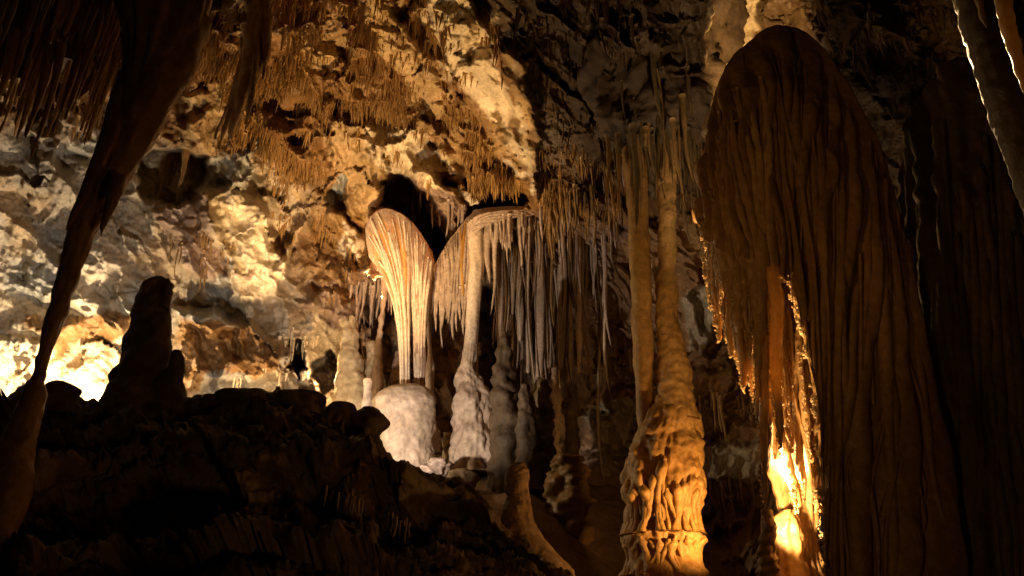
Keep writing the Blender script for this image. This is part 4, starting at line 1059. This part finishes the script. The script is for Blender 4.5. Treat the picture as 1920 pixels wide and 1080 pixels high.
def straws(poly, count):
    a = np.asarray(poly, float)
    x = rng.uniform(a[:, 0].min(), a[:, 0].max(), count * 4); y = rng.uniform(a[:, 1].min(), a[:, 1].max(), count * 4)
    jit = 10 * rng.normal(size=len(x))
    ok = poly_sd(x, y, poly) < jit
    for p_ in SKIP:
        ok &= ~((poly_sd(x, y, p_) < 0) & (rng.random(len(x)) < 0.9))
    x, y = x[ok][:count], y[ok][:count]
    Y = shell_at(x, y)
    T_ = W(x, y, Y) + np.array([0, 0.03, 0.03])
    cl = fbm(T_ * 1.3, 3, 0.5, 123)
    keep = cl > -0.12 + 0.1 * rng.normal(size=len(cl))
    T_, cl = T_[keep], cl[keep]
    L_ = np.clip(rng.gamma(1.3, 0.075, len(T_)) * (0.8 + 1.6 * np.clip(cl, -0.3, 1)), 0.025, 0.42)
    R_ = rng.uniform(0.004, 0.0115, len(T_)) * (0.8 + 0.8 * L_ / 0.2)
    return T_, L_, np.clip(R_, 0.006, 0.04)


got = [straws(p_, c_) for p_, c_ in ZONES]
TT, LL, RR = [np.concatenate(v) for v in zip(*got)]
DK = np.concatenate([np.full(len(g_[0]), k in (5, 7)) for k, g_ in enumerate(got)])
ZI = np.concatenate([np.full(len(g_[0]), k) for k, g_ in enumerate(got)])
ZN = ["above the two shields", "beside the white rib near the amber shield", "between the two bright ridges", "along the upper bright ridge", "over the lilac curtain", "beyond the bright ridge", "behind the leaning column", "past the giant drapery's dome"]
order = np.argsort(-LL * RR)
big, small = order[:240], order[240:]
th = np.linspace(0, 2 * np.pi, 5, endpoint=False)
for k in big:
    t = np.linspace(0, 1, 7)
    P = TT[k] + np.outer(t, [rng.normal() * .02, rng.normal() * .02, -LL[k]])
    g = tube(P, RR[k] * np.array([1.5, 1.1, 1, .85, .7, .5, .15]), 7, namp=RR[k] * .3, nscale=.05, s=int(k) % 97, oct=1)
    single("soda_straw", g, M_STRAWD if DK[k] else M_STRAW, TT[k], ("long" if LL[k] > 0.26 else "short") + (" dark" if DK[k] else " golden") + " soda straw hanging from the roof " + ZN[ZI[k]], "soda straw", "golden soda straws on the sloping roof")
th = np.linspace(0, 2 * np.pi, 5, endpoint=False)
ringv = np.stack([np.cos(th), np.sin(th), 0 * th], -1)
lv = [(0.0, 1.4), (0.45, 1.0), (1.0, 0.25)]
fq = np.array([(a * 5 + j, a * 5 + 5 + j, a * 5 + 5 + (j + 1) % 5, a * 5 + (j + 1) % 5) for a in range(2) for j in range(5)])
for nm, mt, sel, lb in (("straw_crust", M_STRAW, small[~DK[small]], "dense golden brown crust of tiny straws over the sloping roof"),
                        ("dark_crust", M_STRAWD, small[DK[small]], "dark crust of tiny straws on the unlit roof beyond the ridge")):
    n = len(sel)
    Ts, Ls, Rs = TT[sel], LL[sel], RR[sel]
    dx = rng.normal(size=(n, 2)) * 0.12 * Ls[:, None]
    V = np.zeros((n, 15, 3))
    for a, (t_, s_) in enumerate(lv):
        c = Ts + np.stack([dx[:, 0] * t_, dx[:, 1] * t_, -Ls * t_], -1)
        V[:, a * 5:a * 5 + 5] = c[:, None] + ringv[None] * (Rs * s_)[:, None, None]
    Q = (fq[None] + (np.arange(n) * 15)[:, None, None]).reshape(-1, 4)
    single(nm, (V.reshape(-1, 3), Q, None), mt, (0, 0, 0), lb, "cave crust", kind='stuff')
